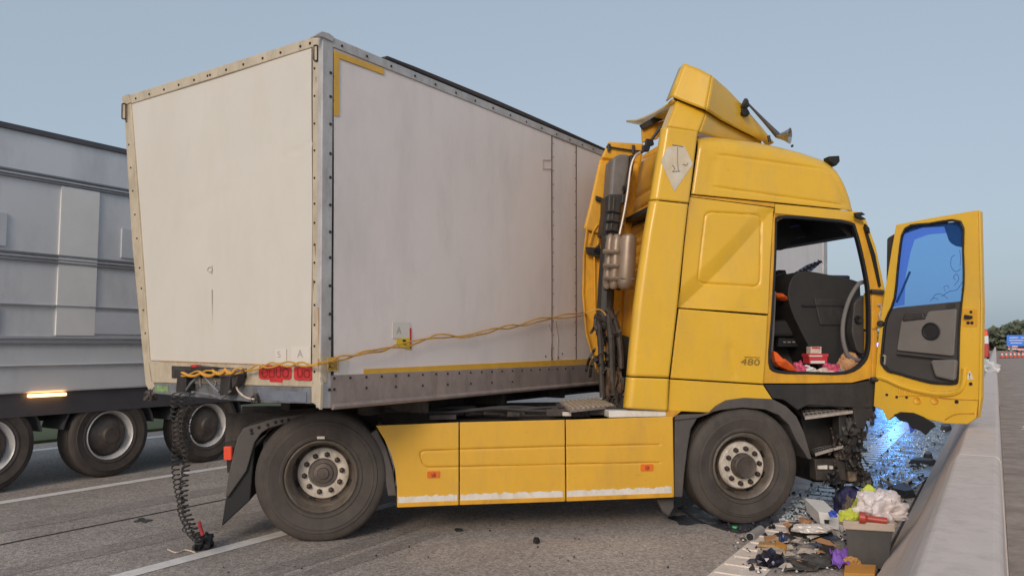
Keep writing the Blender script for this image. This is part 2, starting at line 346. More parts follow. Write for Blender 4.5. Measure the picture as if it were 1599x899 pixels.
def crumple(c, sx, sy, sz, seed=0, rot=0, rough=.35, sub=3, fr=2.2):
    import bmesh
    bm = bmesh.new(); bmesh.ops.create_icosphere(bm, subdivisions=sub, radius=1); mb = MB(); vs = []
    for v in bm.verts:
        p = v.co.copy(); k = 1+rough*noise.noise(p*fr+Vector((seed*7.3, seed, 0)))*2; k += rough*.6*abs(noise.noise(p*fr*2.7+Vector((seed, 3, seed*2))))
        p = p*k; z = max(p.z, -.35)+.35
        x, y = p.x*sx, p.y*sy; cc, ss = math.cos(rot), math.sin(rot)
        vs.append((c[0]+x*cc-y*ss, c[1]+x*ss+y*cc, c[2]+z*sz/1.35))
    fs = [[v.index for v in f.verts] for f in bm.faces]; bm.free(); return mb.add(vs, fs)
def sheet(pts, z0, h, seed, n=14, f=5.):   # rumpled cloth lying on something: pts = 4 world corners
    a, b, c, d = [np.array(nv(p)) for p in pts]; mb = MB(); vs = []
    for j in range(n):
        for i in range(n):
            x, y = i/(n-1), j/(n-1); p = (a*(1-x)+b*x)*(1-y)+(d*(1-x)+c*x)*y
            wv = Vector((p[0]*f+seed, p[1]*f, seed)); q = noise.noise_vector(wv*.8)
            p = p+np.array([q[0], q[1], 0])*.12*np.linalg.norm(b-a); hh = abs(noise.noise(wv))+.4*abs(noise.noise(wv*2.3))
            vs.append((p[0], p[1], p[2]+z0+h*hh))
    return mb.add(vs, [[j*n+i, j*n+i+1, (j+1)*n+i+1, (j+1)*n+i] for j in range(n-1) for i in range(n-1)])
# ================================================================ GROUND
g = MB().add([(-900, -300, -.06), (900, -300, -.06), (900, 1400, -.06), (-900, 1400, -.06)], [[0, 1, 2, 3]]).build('ground', FIELD); struct(g)
g = MB().box(GL, (-13.2, -30, -.055), (-.78, 420, 0)).build('road', ROAD); struct(g)
g = MB().box(GL, (.02, -30, -.055), (3.6, 420, .02)).build('central_reserve', SOIL); struct(g)
g = MB().box(GL, (4.3, -30, -.055), (16, 420, .0)).build('opposite_carriageway', ROAD); struct(g)
# kerb like edge of far verge
g = MB().box(GL, (-30, -30, -.05), (-13.2, 420, .05)).build('verge', FIELD); struct(g)
def strip(lat0, lat1, a0, a1, z=.004): return [GL(lat0, a0, z), GL(lat1, a0, z), GL(lat1, a1, z), GL(lat0, a1, z)]
def marks(lat, wd, segs, name, m=PAINT):
    mb = MB()
    for a0, a1 in segs: mb.add(strip(lat-wd/2, lat+wd/2, a0, a1), [[0, 1, 2, 3]])
    return struct(mb.build(name, m))
marks(-5.2, .15, [(-10, 6.2), (11, 17), (22, 28), (33, 39), (44, 50), (60, 66), (80, 86)], 'lane_line')
marks(-8.62, .16, [(-20, 9), (14, 20), (26, 32), (38, 44), (60, 66)], 'lane_line')
marks(-12.4, .2, [(-20, 300)], 'edge_line')
el = MB(); el.add(strip(-1.76, -1.42, -8, 200), [[0, 1, 2, 3]]); el = struct(el.build('edge_line', PAINTR))
rb = MB()
for k in range(130):
    a = 3.6+k*.24; rb.hexa([GL(-1.74, a, .003), GL(-1.44, a, .003), GL(-1.44, a, .013), GL(-1.74, a, .013)], [GL(-1.74, a+.06, .003), GL(-1.44, a+.06, .003), GL(-1.44, a+.05, .013), GL(-1.74, a+.05, .013)])
rb = rb.build('rumble_ribs', PAINTR); rb['kind'] = 'stuff'; rb['label'] = 'raised white ribs across the edge line beside the concrete barrier'; rb['category'] = 'road marking'
JM = mat('joint_tar', (.025, .023, .023), .6)
struct(MB().add(strip(-6.85, -6.815, -10, 150, .003), [[0, 1, 2, 3]]).build('road_joint', JM))
c = atz(46+0, 0+860, .003)
def blotch(px, py, rx, ry, m, name='oil_stain', z=.003, seed=0, n=28):
    mb = MB(); c = atz(px, py, z); pts = []
    for k in range(n):
        q = 2*math.pi*k/n; s = 1+.35*noise.noise(Vector((math.cos(q)*1.7+seed*5, math.sin(q)*1.7, seed)))*2
        pts.append(atz(px+math.cos(q)*rx*s, py+math.sin(q)*ry*s, z))
    return struct(mb.add(pts, [list(range(n))]).build(name, m))
STAIN = road_mat('stained_asphalt', (.06, .055, .055))
blotch(222, 812, 13, 4, STAIN, seed=3)
blotch(1100, 806, 55, 14, WET, 'fluid_puddle', seed=5)
SKID = road_mat('rubber_marked_asphalt', (.29, .262, .245))
for lt, wd, a0, a1 in ((-4.45, .22, 2.2, 5.6), (-4.15, .2, 2.6, 5.4), (-7.4, .3, 2, 12), (-6.0, .28, 2, 9)):
    mb = MB(); L_, R_ = [], []
    for i, t in enumerate(np.linspace(a0, a1, 26)):
        k = .5+.5*min(1, i/6, (25-i)/6); q = .03*noise.noise(Vector((t*1.3, lt, 0))); L_.append(GL(lt-wd*k/2+q+.02*(t-a0), t, .0025)); R_.append(GL(lt+wd*k/2+q*.6+.02*(t-a0), t, .0025))
    struct(mb.add(L_+R_[::-1], [list(range(52))]).build('tyre_mark', SKID))
# wet spill past the cab, over lane and edge line
wp = [(1075, 800), (1150, 830), (1215, 815), (1290, 800), (1350, 800), (1420, 765), (1455, 735), (1478, 700), (1492, 668), (1510, 640), (1480, 622), (1400, 622), (1340, 640), (1290, 690), (1210, 740), (1120, 770)]
wps = smooth_pts(wp, 5, True)
def wetmesh():
    mb = MB(); n = len(wps); pts = []
    for i, (x, y) in enumerate(wps):
        s = 4*noise.noise(Vector((x*.05, y*.05, 2))); pts.append(atz(x+s, y+s*.6, .0075))
    return mb.add(pts, [list(range(n))])
struct(wetmesh().build('wet_spill', WET))
# edge line again proud through the water, broken
mb = MB()
for k in range(60):
    a = 8.6+k*.24; mb.hexa([GL(-1.73, a, .008), GL(-1.45, a, .008), GL(-1.45, a, .0165), GL(-1.73, a, .0165)], [GL(-1.73, a+.17, .008), GL(-1.45, a+.17, .008), GL(-1.45, a+.16, .0165), GL(-1.73, a+.16, .0165)])
o = mb.build('wet_rumble_ribs', mat('wet_road_paint', (.42, .48, .56), .3, var=.15, vscale=12)); o['kind'] = 'stuff'; o['label'] = 'wet white ribs of the edge line in the spill beyond the cab'; o['category'] = 'road marking'
# ---------------------------------------------------------------- barrier
prof = [(-.745, 0), (-.735, .05), (-.54, .30), (-.27, .84), (-.235, .885), (-.02, .885), (0, .86), (.015, 0)]
br = thing('concrete_barrier', 'long pale concrete barrier running from the bottom right corner to the horizon', 'barrier', GL(-.3, 1, 0))
a = -6.0; k = 0
while a < 260:
    l = 5.96 if a < 60 else 40
    k += 1; dl = .004*math.sin(k*2.3); n = len(prof); m_ = 13 if a < 30 else 2; vs = []; 
    for i in range(m_):
        t = a+.006+(l-.012)*i/(m_-1)
        vs += [GL(p+dl+.003*noise.noise(Vector((t*.8, p*3, 0))), t, z) for p, z in prof]
    fs = [[i*n+j, i*n+j+1, (i+1)*n+j+1, (i+1)*n+j] for i in range(m_-1) for j in range(n-1)]+[list(range(n)), [(m_-1)*n+j for j in range(n-1, -1, -1)]]
    MB().add(vs, fs).build('barrier_section', CONC, br, bevel=.012)
    a += l
# small lip along its foot
# ================================================================ TRAILER
tr = thing('box_trailer', 'jackknifed white box trailer with grey corner post towering over the yellow tractor', 'trailer', BC, math.pi/2-TH)
LEN = 14.85
fTL, fTR, fBR, fBL = (193, 151), (504, 53), (500, 634), (236, 614)
# core box behind the skins (front warped by the crash)
def core():
    mb = MB()
    def pf(q, x): return PF.P(*q)+XD*x
    e = .05
    A = [PF.P(196, 158), PF.P(500, 62), PF.P(498, 622), PF.P(238, 604)]
    A = [p+XD*e for p in A]; A[1] = A[1]+YD*.03; A[2] = A[2]+YD*.03
    zt = 4.02
    B = [RL(LEN-.02, 2.5, zt), RL(LEN-.02, .03, zt), RL(LEN-.02, .03, 1.2), RL(LEN-.02, 2.5, 1.2)]
    return mb.hexa(A, B)
core().build('inner_box', ALU, tr)
def P2(p): return np.array(p, float)
# front skin: gentle denting
def dent(G):
    D = .004*np.sin(G[:, 0]*.021+1)*np.sin(G[:, 1]*.013)
    d = dist_poly(G, [(440, 245), (487, 225)], False); D += .006*np.exp(-(d/2.2)**2)
    d = dist_poly(G, [(300, 330), (345, 300)], False); D += .004*np.exp(-(d/9)**2)
    return D
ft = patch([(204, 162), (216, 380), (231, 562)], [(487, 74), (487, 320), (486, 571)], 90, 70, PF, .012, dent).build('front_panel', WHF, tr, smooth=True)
flat([(193, 151), (490, 57), (490, 73), (196, 165)], PF, 0, .05).build('top_rail', RAILF, tr, bevel=.006)
flat([(193, 163), (204, 161), (233, 562), (240, 604), (234, 612), (227, 600), (206, 380)], PF, -.004, .06).build('corner_post', RAILF, tr, bevel=.006)
flat([(487, 60), (505, 55), (500, 300), (500, 600), (486, 600), (487, 300)], PF, -.01, .07).build('corner_post', RAILF, tr, bevel=.012)
PSm = PS
o = MB().prism([PS.P(504, 53, -.002), PS.P(521, 62, -.002), PS.P(519, 350, -.002), PS.P(517, 637, -.002), PS.P(500, 637, -.002), PS.P(502, 350, -.002)], YD*.05).build('corner_angle', ALU, tr, bevel=.008, bseg=3)
flat([(488, 58), (503, 49), (514, 52), (522, 58), (521, 66), (504, 58)], PS, -.012, .03).build('corner_casting', ALU, tr, bevel=.004)
flat([(190, 151), (199, 147), (204, 160), (192, 166)], PF, -.012, .05).build('corner_casting', RAILF, tr, bevel=.004)
flat([(231, 563), (487, 572), (487, 604), (236, 597)], PF, -.004, .05).build('bottom_rail', RAILF, tr, bevel=.006)
flat([(238, 597), (487, 604), (488, 630), (400, 628), (330, 622), (238, 614)], PF, .004, .04).build('lower_rail', GREYM, tr, bevel=.006)
flat([(402, 608), (478, 612), (478, 628), (402, 624)], PF, -.004, .01).build('bare_plate', mat('blue_grey_plate', (.25, .27, .33), .4, metal=.4, var=.2, vscale=8), tr)
flat([(242, 601), (262, 603), (262, 612), (242, 611)], PF, -.002, .006).build('green_mark', mat('green_smear', (.22, .33, .14), .6, var=.5, vscale=30), tr)
crumple(PF.P(235, 616, 0)-UP*.05, .05, .05, .09, 4).build('corner_bumper', CHAS, tr, smooth=True)
flat([(486, 600), (498, 588), (501, 600), (499, 640), (493, 632), (486, 628)], PF, -.022, .03).build('bent_corner_foot', RAILF, tr, bevel=.006)
# side skin
def dents(G): return .003*np.sin(G[:, 0]*.014)*np.sin(G[:, 1]*.017)
def sy(x, a, b): return a[1]+(b[1]-a[1])*(x-a[0])/(b[0]-a[0])
topA, topB = (505, 52), (1290, 369)         # upper edge of the trailer side
botA, botB = (505, 637), (1290, 567)
def top(x):   # straight edge in 3-D: perspective straight line
    return sy(x, topA, (938, 233)) if x < 938 else sy(x, (938, 233), topB)
def bot(x): return sy(x, (515, 637), (935, 600)) if x < 935 else sy(x, (935, 600), (1290, 568))
def rt(x): return top(x)+(15-6*(x-520)/420 if x < 940 else 9-4*(x-940)/350)     # lower edge of top rail
def rbm(x): return bot(x)-(51-19*(x-520)/420 if x < 940 else 32-12*(x-940)/350) # upper edge of bottom rail
for k, (x0, x1) in enumerate([(521, 861), (862.5, 899), (900.5, 1288)]):
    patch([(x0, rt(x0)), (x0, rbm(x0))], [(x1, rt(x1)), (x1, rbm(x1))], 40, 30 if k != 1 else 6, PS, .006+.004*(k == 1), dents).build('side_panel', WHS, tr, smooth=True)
flat([(521, top(521)), (938, top(938)), (1288, top(1288)), (1288, rt(1288)), (938, rt(938)), (521, rt(521))], PS, -.004, .05).build('side_top_rail', ALU, tr, bevel=.004)
flat([(517, rbm(517)), (935, rbm(935)), (1288, rbm(1288)), (1288, bot(1288)), (935, bot(935)), (517, bot(517))], PS, -.004, .05).build('side_bottom_rail', RAILB, tr, bevel=.004)
# rounded lower lip of the side rail
mb = MB(); mb.tube([PS.P(x, bot(x)-2, -.006) for x in (519, 640, 760, 880, 935, 1100, 1288)], .022, 8); mb.build('rail_lip', RAILB, tr, smooth=True)
flat([(1286, top(1288)), (1292, top(1292)+2), (1292, 567), (1286, 567)], PS, -.012, .08).build('rear_corner_post', ALU, tr, bevel=.006)
# lifted roof sheet edge
mb = MB(); P = [(600, 90, 0), (622, 99, .003), (640, 106, .006), (700, 131, .014), (770, 160, .02), (840, 190, .018), (900, 216, .01), (945, 236, .01)]
up = [PS.P(x, y, .01) for x, y, h in P]; hi = [PS.P(x, y, .01)+UP*h*.6+UP*.006-YD*.03 for x, y, h in P]; bk = [p+YD*.35+UP*.01 for p in hi]
n = len(P); mb.add(up+hi+bk, [[i, i+1, n+i+1, n+i] for i in range(n-1)]+[[n+i, n+i+1, 2*n+i+1, 2*n+i] for i in range(n-1)])
mb.build('lifted_roof_sheet', mat('dark_roof_edge', (.20, .20, .24), .5, metal=.3), tr, solid=.006)
# yellow corner tape and bottom tape
flat([(521.5, 79), (600, 108), (600, 117), (530, 91), (530, 181), (521.5, 181)], PS, .000, .004).build('yellow_corner_tape', YTAPE, tr)
flat([(568, 576), (936, 559), (936, 569), (568, 589)], PS, .000, .01).build('yellow_reflective_strip', YTAPE, tr)
mb = MB()
for x in (862, 900): mb.tube([PS.P(x, y, .004) for y in np.linspace(rt(x), rbm(x), 8)], .0035, 5)
mb.build('panel_joint', mat('dark_joint', (.12, .08, .07), .7), tr)  # thin dark brown seams between the side panels
# inspection patch outline and scribbles
mb = MB(); q = [(848, 250), (861, 250), (861, 264), (848, 264)]
mb.tube([PS.P(x, y, .002) for x, y in q], .003, 4, True); mb.build('patch_outline', mat('brown_scuff', (.35, .25, .2), .7), tr)
mb = MB()
for s in ([(857, 505), (862, 520), (860, 556)], [(868, 500), (872, 530), (870, 566)]):
    mb.tube([PS.P(x, y, .003) for x, y in s], .0028, 4)
mb.build('scuff', mat('brown_scuff', (.35, .25, .2), .7), tr)
mb = MB()
th = np.linspace(0, 2*math.pi, 11)[:-1]
mb.tube([PF.P(328+4*math.cos(t), 421+4*math.sin(t), .006) for t in th], .003, 4, True); mb.tube([PF.P(331, y, .006) for y in (414, 422, 428)], .0025, 4)
mb.build('scrawl', INKM, tr)
# rust streaks: spots with a shape of their own
RUST = mat('rust_streak', (.40, .22, .11), .8, var=.3, vscale=20)
mb = MB()
for x, y, l, wd in [(331, 452, 60, .9), (489, 436, 22, 1.5), (462, 555, 12, 1.6), (447, 545, 22, 1.2), (497, 480, 60, 2), (493, 120, 10, 1.2), (497, 560, 20, 2.5), (492, 380, 25, 1.4)]:
    mb.add([PF.P(x-wd/2, y, -.013 if x > 486 else .006), PF.P(x+wd/2, y, -.013 if x > 486 else .006), PF.P(x+wd/4, y+l, -.013 if x > 486 else .006)], [[0, 1, 2]])
mb.build('rust_streak', RUST, tr, kind='stuff')
mb = MB()
for x in np.linspace(250, 480, 16): mb.add([PF.P(x, 562+(x-231)*.035, -.006), PF.P(x+14, 562.6+(x-231)*.035, -.006), PF.P(x+14, 564.4+(x-231)*.035, -.006), PF.P(x, 564+(x-231)*.035, -.006)], [[0, 1, 2, 3]])
mb.build('rust_seam', RUST, tr, kind='stuff')
# rivets
def ptl(a, b, n): return line(a, b, n)
rf = rivets([(x, 151+(x-193)*(57-151)/(490-193)+9) for x in (203, 212, 233, 256, 279, 303, 324, 328, 353, 380, 410, 438, 469, 484)], PF, .011, -.002)
rf2 = rivets([(491, y) for y in (107, 150, 193, 235, 278, 318, 348, 382, 410, 440, 476, 507, 540, 580)], PF, .009, -.012)
rf3 = rivets([(197+(y-180)*.088, y) for y in (190, 226, 262, 298, 335, 372, 418, 450, 484, 520)], PF, .009, -.006)
rf.add(rf2.v, rf2.f); rf.add(rf3.v, rf3.f); rf.build('rivet', NUT, tr, kind='stuff')
rs = rivets([(516.5-(y-114)*.004, y) for y in (114, 151, 194, 240, 277, 320, 362, 402, 446, 490, 528, 572, 608)], PS, .012, -.004)
a_ = rivets([(x, top(x)+8-3*(x-520)/420) for x in (534, 573, 611, 648, 680, 712, 742, 770, 797, 822, 846, 869, 890, 909, 926)], PS, .011, -.005); rs.add(a_.v, a_.f)
a_ = rivets([(x, rbm(x)+5) for x in (522, 547, 572, 596, 618, 638, 660, 681, 699, 717, 735, 752, 768, 784, 800, 815, 829, 843, 857, 870, 883, 895)], PS, .011, -.005); rs.add(a_.v, a_.f)
a_ = rivets([(x, rbm(x)+22) for x in (522, 572, 618, 660, 699, 735, 768, 800)], PS, .011, -.005); rs.add(a_.v, a_.f)
a_ = rivets([(x, y) for x in (864, 898) for y in np.linspace(rt(x)+12, rbm(x)-6, 17)], PS, .006, .003); rs.add(a_.v, a_.f)
a_ = rivets([(852, 556), (862, 560), (872, 558), (930, 552), (878, 552)], PS, .010, .003); rs.add(a_.v, a_.f)
rs.build('rivet', NUT, tr, kind='stuff')
# slots near the two upper corners
for x, y, pl, m in ((493, 83, PF, RAILF), (193.5, 174, PF, RAILF)):
    o = MB().tube([pl.P(a, b, -.02) for a, b in rquad([(x-3, y-12), (x+3, y-12), (x+3, y+12), (x-3, y+12)], 2, 3)], .006, 5, True).build('lashing_loop', NUT, tr)
    flat([(x-2, y-11), (x+2, y-11), (x+2, y+11), (x-2, y+11)], pl, -.018, .02).build('loop_plate', RAILF, tr)
# stickers
q = rquad([(404, 570), (455, 571), (455, 593), (404, 592)], 6, 5); flat([tuple(p) for p in q], PF, -.008, .004).build('red_lettered_label', REDM, tr)
flat([(421, 585), (441, 586), (441, 597), (421, 596)], PF, -.0065, .003).build('red_label_tab', REDM, tr)
q = rquad([(459, 572), (487, 573), (487, 594), (459, 593)], 4, 5); flat([tuple(p) for p in q], PF, -.0145, .006).build('red_lettered_label', REDM, tr)
txt('OLIUO', [(408, 574), (451, 574), (451, 590), (408, 589)], PF, -.0095).build('lettering', DRED, tr)
txt('UO', [(464, 576), (484, 577), (484, 590), (464, 589)], PF, -.0165).build('lettering', DRED, tr)
WST = mat('white_sticker', (.70, .655, .60), .45, var=.03)
flat([(455, 541), (484, 541), (484, 571), (455, 571)], PF, .005, .004).build('small_white_sticker', WST, tr)
txt('A', [(465, 546), (472, 546), (473, 558), (464, 558)], PF, .0035).build('lettering', INKM, tr)
flat([(430, 545), (447, 545), (447, 566), (430, 566)], PF, .005, .004).build('small_white_sticker', WST, tr)
txt('S', [(433, 548), (438, 548), (438, 558), (433, 558)], PF, .0035).build('lettering', INKM, tr)
flat([(613, 503), (641, 503), (641, 528), (613, 528)], PS, .001, .004).build('small_white_sticker', WST, tr)
txt('A', [(620, 510), (626, 510), (627, 521), (619, 521)], PS, -.0005).build('lettering', INKM, tr)
flat([(640, 512), (642.5, 512), (642.5, 545), (640, 545)], PS, -.002, .004).build('red_label_tab', REDM, tr)
flat([(619, 529), (640, 527), (643, 546), (620, 539)], PS, -.002, .004).build('yellow_hazard_label', mat('yellow_label', (.72, .55, .04), .5, var=.1), tr)
txt('!', [(628, 530), (634, 530), (636, 539), (630, 538)], PS, -.0035).build('lettering', BLACKI, tr)
flat([(512, 558), (528, 556), (528, 579), (512, 580)], PS, -.009, .005).build('yellow_points_label', mat('ochre_label', (.62, .38, .08), .5, var=.15), tr)
txt('SERVICE', [(513, 566), (526, 565), (526, 570), (513, 571)], PS, -.0105).build('lettering', BLACKI, tr)
txt('POINTS', [(513, 572), (526, 571), (526, 577), (513, 578)], PS, -.0105).build('lettering', BLACKI, tr)
flat([(529, 563), (543, 562), (543, 586), (529, 587)], PS, .001, .004).build('small_white_sticker', WST, tr)
# coupling recess at the bottom of the front, connectors and stays
flat([(268, 571), (384, 575), (384, 590), (268, 590)], PF, -.012, .03).build('coupling_recess', CHAS, tr)
for q, nme, m in (([(272, 576), (300, 576), (302, 590), (270, 590)], 'coupling_head', BLK), ([(296, 570), (330, 573), (332, 585), (298, 584)], 'coupling_head', BLK), ([(340, 576), (368, 576), (370, 588), (340, 588)], 'socket', GREYM), ([(344, 588), (360, 586), (356, 617), (342, 617)], 'bracket', BLK), ([(360, 584), (372, 584), (368, 600), (362, 606)], 'bracket', BLK), ([(276, 588), (290, 588), (290, 612), (274, 612)], 'hose_clamp_block', BLK)):
    flat(q, PF, -.09, .07).build(nme, m, tr, bevel=.008)
flat([(297, 569), (305, 569), (305, 574), (297, 574)], PF, -.1, .06).build('red_coupling_cap', REDM, tr, bevel=.01)
mb = MB()
for pp in ([(310, 586), (298, 598), (290, 610)], [(312, 588), (313, 603)], [(318, 586), (330, 600), (342, 612)], [(330, 588), (338, 596), (334, 608)], [(300, 612), (330, 616), (345, 622), (360, 610)]):
    mb.tube([PF.P(x, y, -.08) for x, y in pp], .010, 6)
mb.build('stay_rod', GREYM, tr)
mb = MB().tube([PF.P(x, y, -.06) for x, y in smooth_pts([(368, 598), (372, 610), (384, 620), (397, 623)], 6)], .007, 6); mb.build('loose_wire', PAP, tr, smooth=True)
crumple(PF.P(398, 622, -.03)-UP*.03, .03, .03, .07, 8).build('drain_bung', CHAS, tr, smooth=True)
# chassis underneath
mb = MB()
for y in (.55, 1.55): mb.box(RL, (1.0, y, 1.0), (LEN-.5, y+.12, 1.16))
for x in np.arange(1.2, 14, 1.1): mb.box(RL, (x, .1, 1.03), (x+.06, 2.4, 1.14))
mb.build('chassis_frame', CHAS, tr)
for y in (.35, 1.95):
    MB().box(RL, (2.6, y, .82), (2.75, y+.14, 1.1)).build('landing_leg', CHAS, tr, bevel=.01); MB().box(RL, (2.5, y-.05, .76), (2.85, y+.2, .82)).build('landing_foot', CHAS, tr, bevel=.01)
# ---- wheels, shared builder
def wheel(parent, c, ax, R, kind, wd=.3, rimr=.295, simple=False):
    """c: centre of the outer face, ax: unit vector inwards"""
    n = 36 if simple else 64
    hub = MB(); d = .235 if kind == 'rear' else .055
    if kind == 'rear':
        prof = [(0.012, rimr), (.0, rimr-.012), (.012, rimr-.024), (.05, rimr-.028), (.06, rimr-.04), (.13, rimr-.045), (d, rimr-.05), (d+.02, rimr-.065), (d, .21), (d-.02, .195)]
    else:
        prof = [(0.012, rimr), (.0, rimr-.010), (.01, rimr-.022), (.05, rimr-.04), (.12, rimr-.05), (.14, .225), (.10, .215), (.062, .205), (d, .20)]
    hub.lathe(prof, c, ax, n)
    h = hub.build('wheel', RIM if not simple else mat('pale_rim', (.62, .6, .6), .4, metal=.2, var=.15, vscale=6), parent, smooth=True, auto=50)
    prof = [(0.02, rimr-.002), (-.002, rimr+.012), (-.006, rimr+.03), (.0, rimr+.04), (-.012, rimr+.09), (-.020, rimr+.125), (-.016, rimr+.132), (-.016, R-.075), (-.008, R-.07), (-.004, R-.035), (.006, R-.016), (.016, R-.008), (.03, R)]
    for k in range(5):
        q = .03+(wd-.06)*(k+.5)/5; prof += [(q-.004, R), (q-.004, R-.012), (q+.004, R-.012), (q+.004, R)]
    prof += [(wd-.03, R), (wd, R-.05), (wd+.01, R-.15), (wd-.02, rimr)]
    ty = MB(); ty.lathe(prof, c, ax, n)
    # flatten the contact patch
    for v in ty.v:
        if v[2] < .012: v[2] = .012
    ty.build('tyre', TYRE, h, smooth=True, auto=28)
    if simple:
        MB().lathe([(.1, .24), (.05, .19), (.02, .1), (-.02, .09), (-.02, .001)], c, ax, 24).build('hub', RIMD, h, smooth=True)
        return h
    rg = MB()
    if kind == 'rear':
        rg.lathe([(d+.01, .212), (d-.022, .210), (d-.028, .20), (d-.028, .125), (d-.012, .115)], c, ax, n); rg.build('hub_ring', HUBR, h, smooth=True)
        MB().lathe([(d-.01, .118), (d-.03, .113), (d-.032, .085), (d-.045, .08), (d-.05, .05), (d-.065, .045), (d-.068, .001)], c, ax, n).build('hub', RIMD, h, smooth=True)
        nr, nd = .155, d-.045
    else:
        rg.lathe([(.07, .212), (.045, .205), (.036, .195), (.036, .115), (.05, .108)], c, ax, n); rg.build('hub_ring', HUBR, h, smooth=True)
        MB().lathe([(.05, .112), (.005, .105), (-.03, .10), (-.038, .092), (-.030, .06), (-.030, .001)], c, ax, n).build('hub', RIMD, h, smooth=True)
        nr, nd = .155, .015
    M = ROOTM[parent.name] if parent.name in ROOTM else None
    u = np.array([0, 0, 1.]); w2 = np.cross(ax, u); me = None
    for k in range(10):
        q = 2*math.pi*(k+.3)/10; p = np.array(c)+ax*nd+(u*math.cos(q)+w2*math.sin(q))*nr
        if me is None:
            o = MB().lathe([(.045, .024), (.008, .024), (.004, .019), (-.014, .018), (-.018, .001)], p, ax, 6).build('wheel_nut', NUT, h); me = o; p0 = p
        else:
            c2 = me.copy(); COL.objects.link(c2); dl = ROOTM[parent.name].inverted().to_3x3()@Vector(nv(p-p0)); c2.location = dl; c2.parent = h
    # hand holes
    hh = MB(); 
    for k in range(8):
        q = 2*math.pi*(k+.5)/8; rr = .238 if kind == 'rear' else .246; p = np.array(c)+ax*((d+.004) if kind == 'rear' else .105)+(u*math.cos(q)+w2*math.sin(q))*rr
        t1 = (u*math.cos(q)+w2*math.sin(q)); t2 = np.cross(ax, t1); pts = [p+t1*.014*math.cos(a)+t2*.032*math.sin(a)-ax*(.004 if kind == 'rear' else .02) for a in np.linspace(0, 2*math.pi, 13)[:-1]]
        hh.prism(pts, ax*.03)
    hh.build('hand_hole', MESHB, h, kind='stuff')
    return h
# trailer rear axles (far, behind the cab)
for x in (9.4, 10.7, 12.0):
    wheel(tr, RL(x, .02, .5), YD, .5, 'rear', simple=True)
# ================================================================ TRACTOR
tk = thing('lorry_tractor', 'crashed yellow lorry tractor unit with torn roof deflector and missing windscreen', 'lorry', TO, TA)
wheel(tk, TL(0, 0.0, .52), TV, .525, 'rear', wd=.29)
wheel(tk, TL(3.68, .02, .513), TV, .515, 'front', wd=.32)
wheel(tk, TL(0, .33, .52), TV, .52, 'rear', simple=True, wd=.29)
wheel(tk, TL(0, 2.45, .52), -TV, .52, 'rear', simple=True)
wheel(tk, TL(3.68, 2.45, .515), -TV, .515, 'rear', simple=True)
flat([(525-30, 681), (507, 681), (507, 685), (495, 685)], PT, -.022, .004).build('tyre_tag', TAPE, tk)
# chassis
mb = MB()
for v in (.75, 1.55): mb.box(TL, (-.9, v, .72), (5.0, v+.08, .98))
for u in (-.8, .3, 1.2, 2.1, 3.0): mb.box(TL, (u, .8, .76), (u+.1, 1.58, .92))
mb.build('chassis_rail', CHAS, tk)
MB().tube([TL(0, .3, .52), TL(0, 2.2, .52)], .13, 12).build('axle', CHAS, tk, smooth=True)
MB().tube([TL(3.68, .3, .5), TL(3.68, 2.2, .5)], .08, 12).build('axle', CHAS, tk, smooth=True)
MB().box(TL, (1.0, .12, .42), (2.7, .7, .93)).build('fuel_tank', CHAS, tk, bevel=.06, bseg=4)
MB().box(TL, (.8, 1.7, .42), (2.6, 2.35, .93)).build('fuel_tank', CHAS, tk, bevel=.06, bseg=4)
MB().lathe([(0, .001), (0, .45), (.06, .47), (.08, .44), (.08, .001)], TL(.55, 1.2, 1.0), UP, 32, up=(1, 0, 0)).build('fifth_wheel', CHAS, tk, smooth=True)
# clutter between the chassis rails, above the skirt
mb = MB(); rr = random.Random(3)
for k in range(34):
    u = .75+rr.random()*2.0; v = .15+rr.random()*.55; l = .05+rr.random()*.22; h = .02+rr.random()*.05
    mb.box(TL, (u, v, .95+k*.0007), (u+l, v+.04+rr.random()*.08, .96+h+k*.0007))
mb.build('air_line_clutter', CHAS, tk, bevel=.006, kind='stuff')
mb = MB()
for v in (.2, .33, .45): mb.tube([TL(u, v+.03*math.sin(u*4+v*9), 1.02+.012*math.sin(u*7+v*20)) for u in np.linspace(.5, 2.7, 20)], .016, 6)
mb.build('air_line', BLK, tk, smooth=True)
flat([(879, 643), (892, 643), (892, 649), (879, 649)], PT, .12, .03).build('white_tag', TAPE, tk)
# catwalk plate with ribs
mb = MB(); z = 1.045
cw = [atz(873, 627, z), atz(935, 622, z), atz(962, 633, z), atz(890, 640, z)]
cwb = MB().prism(cw, UP*-.02); cwb.build('catwalk_plate', RAILB, tk)
A, B, C_, D = cw
for k in range(9):
    t = (k+.4)/9.3; p, q = A*(1-t)+B*t, D*(1-t)+C_*t; p2, q2 = A*(1-t-.045)+B*(t+.045), D*(1-t-.045)+C_*(t+.045)
    MB().hexa([p, q, q2, p2], [p+UP*.014, q+UP*.014, q2+UP*.014, p2+UP*.014]).build('catwalk_rib', RAILF, tk)
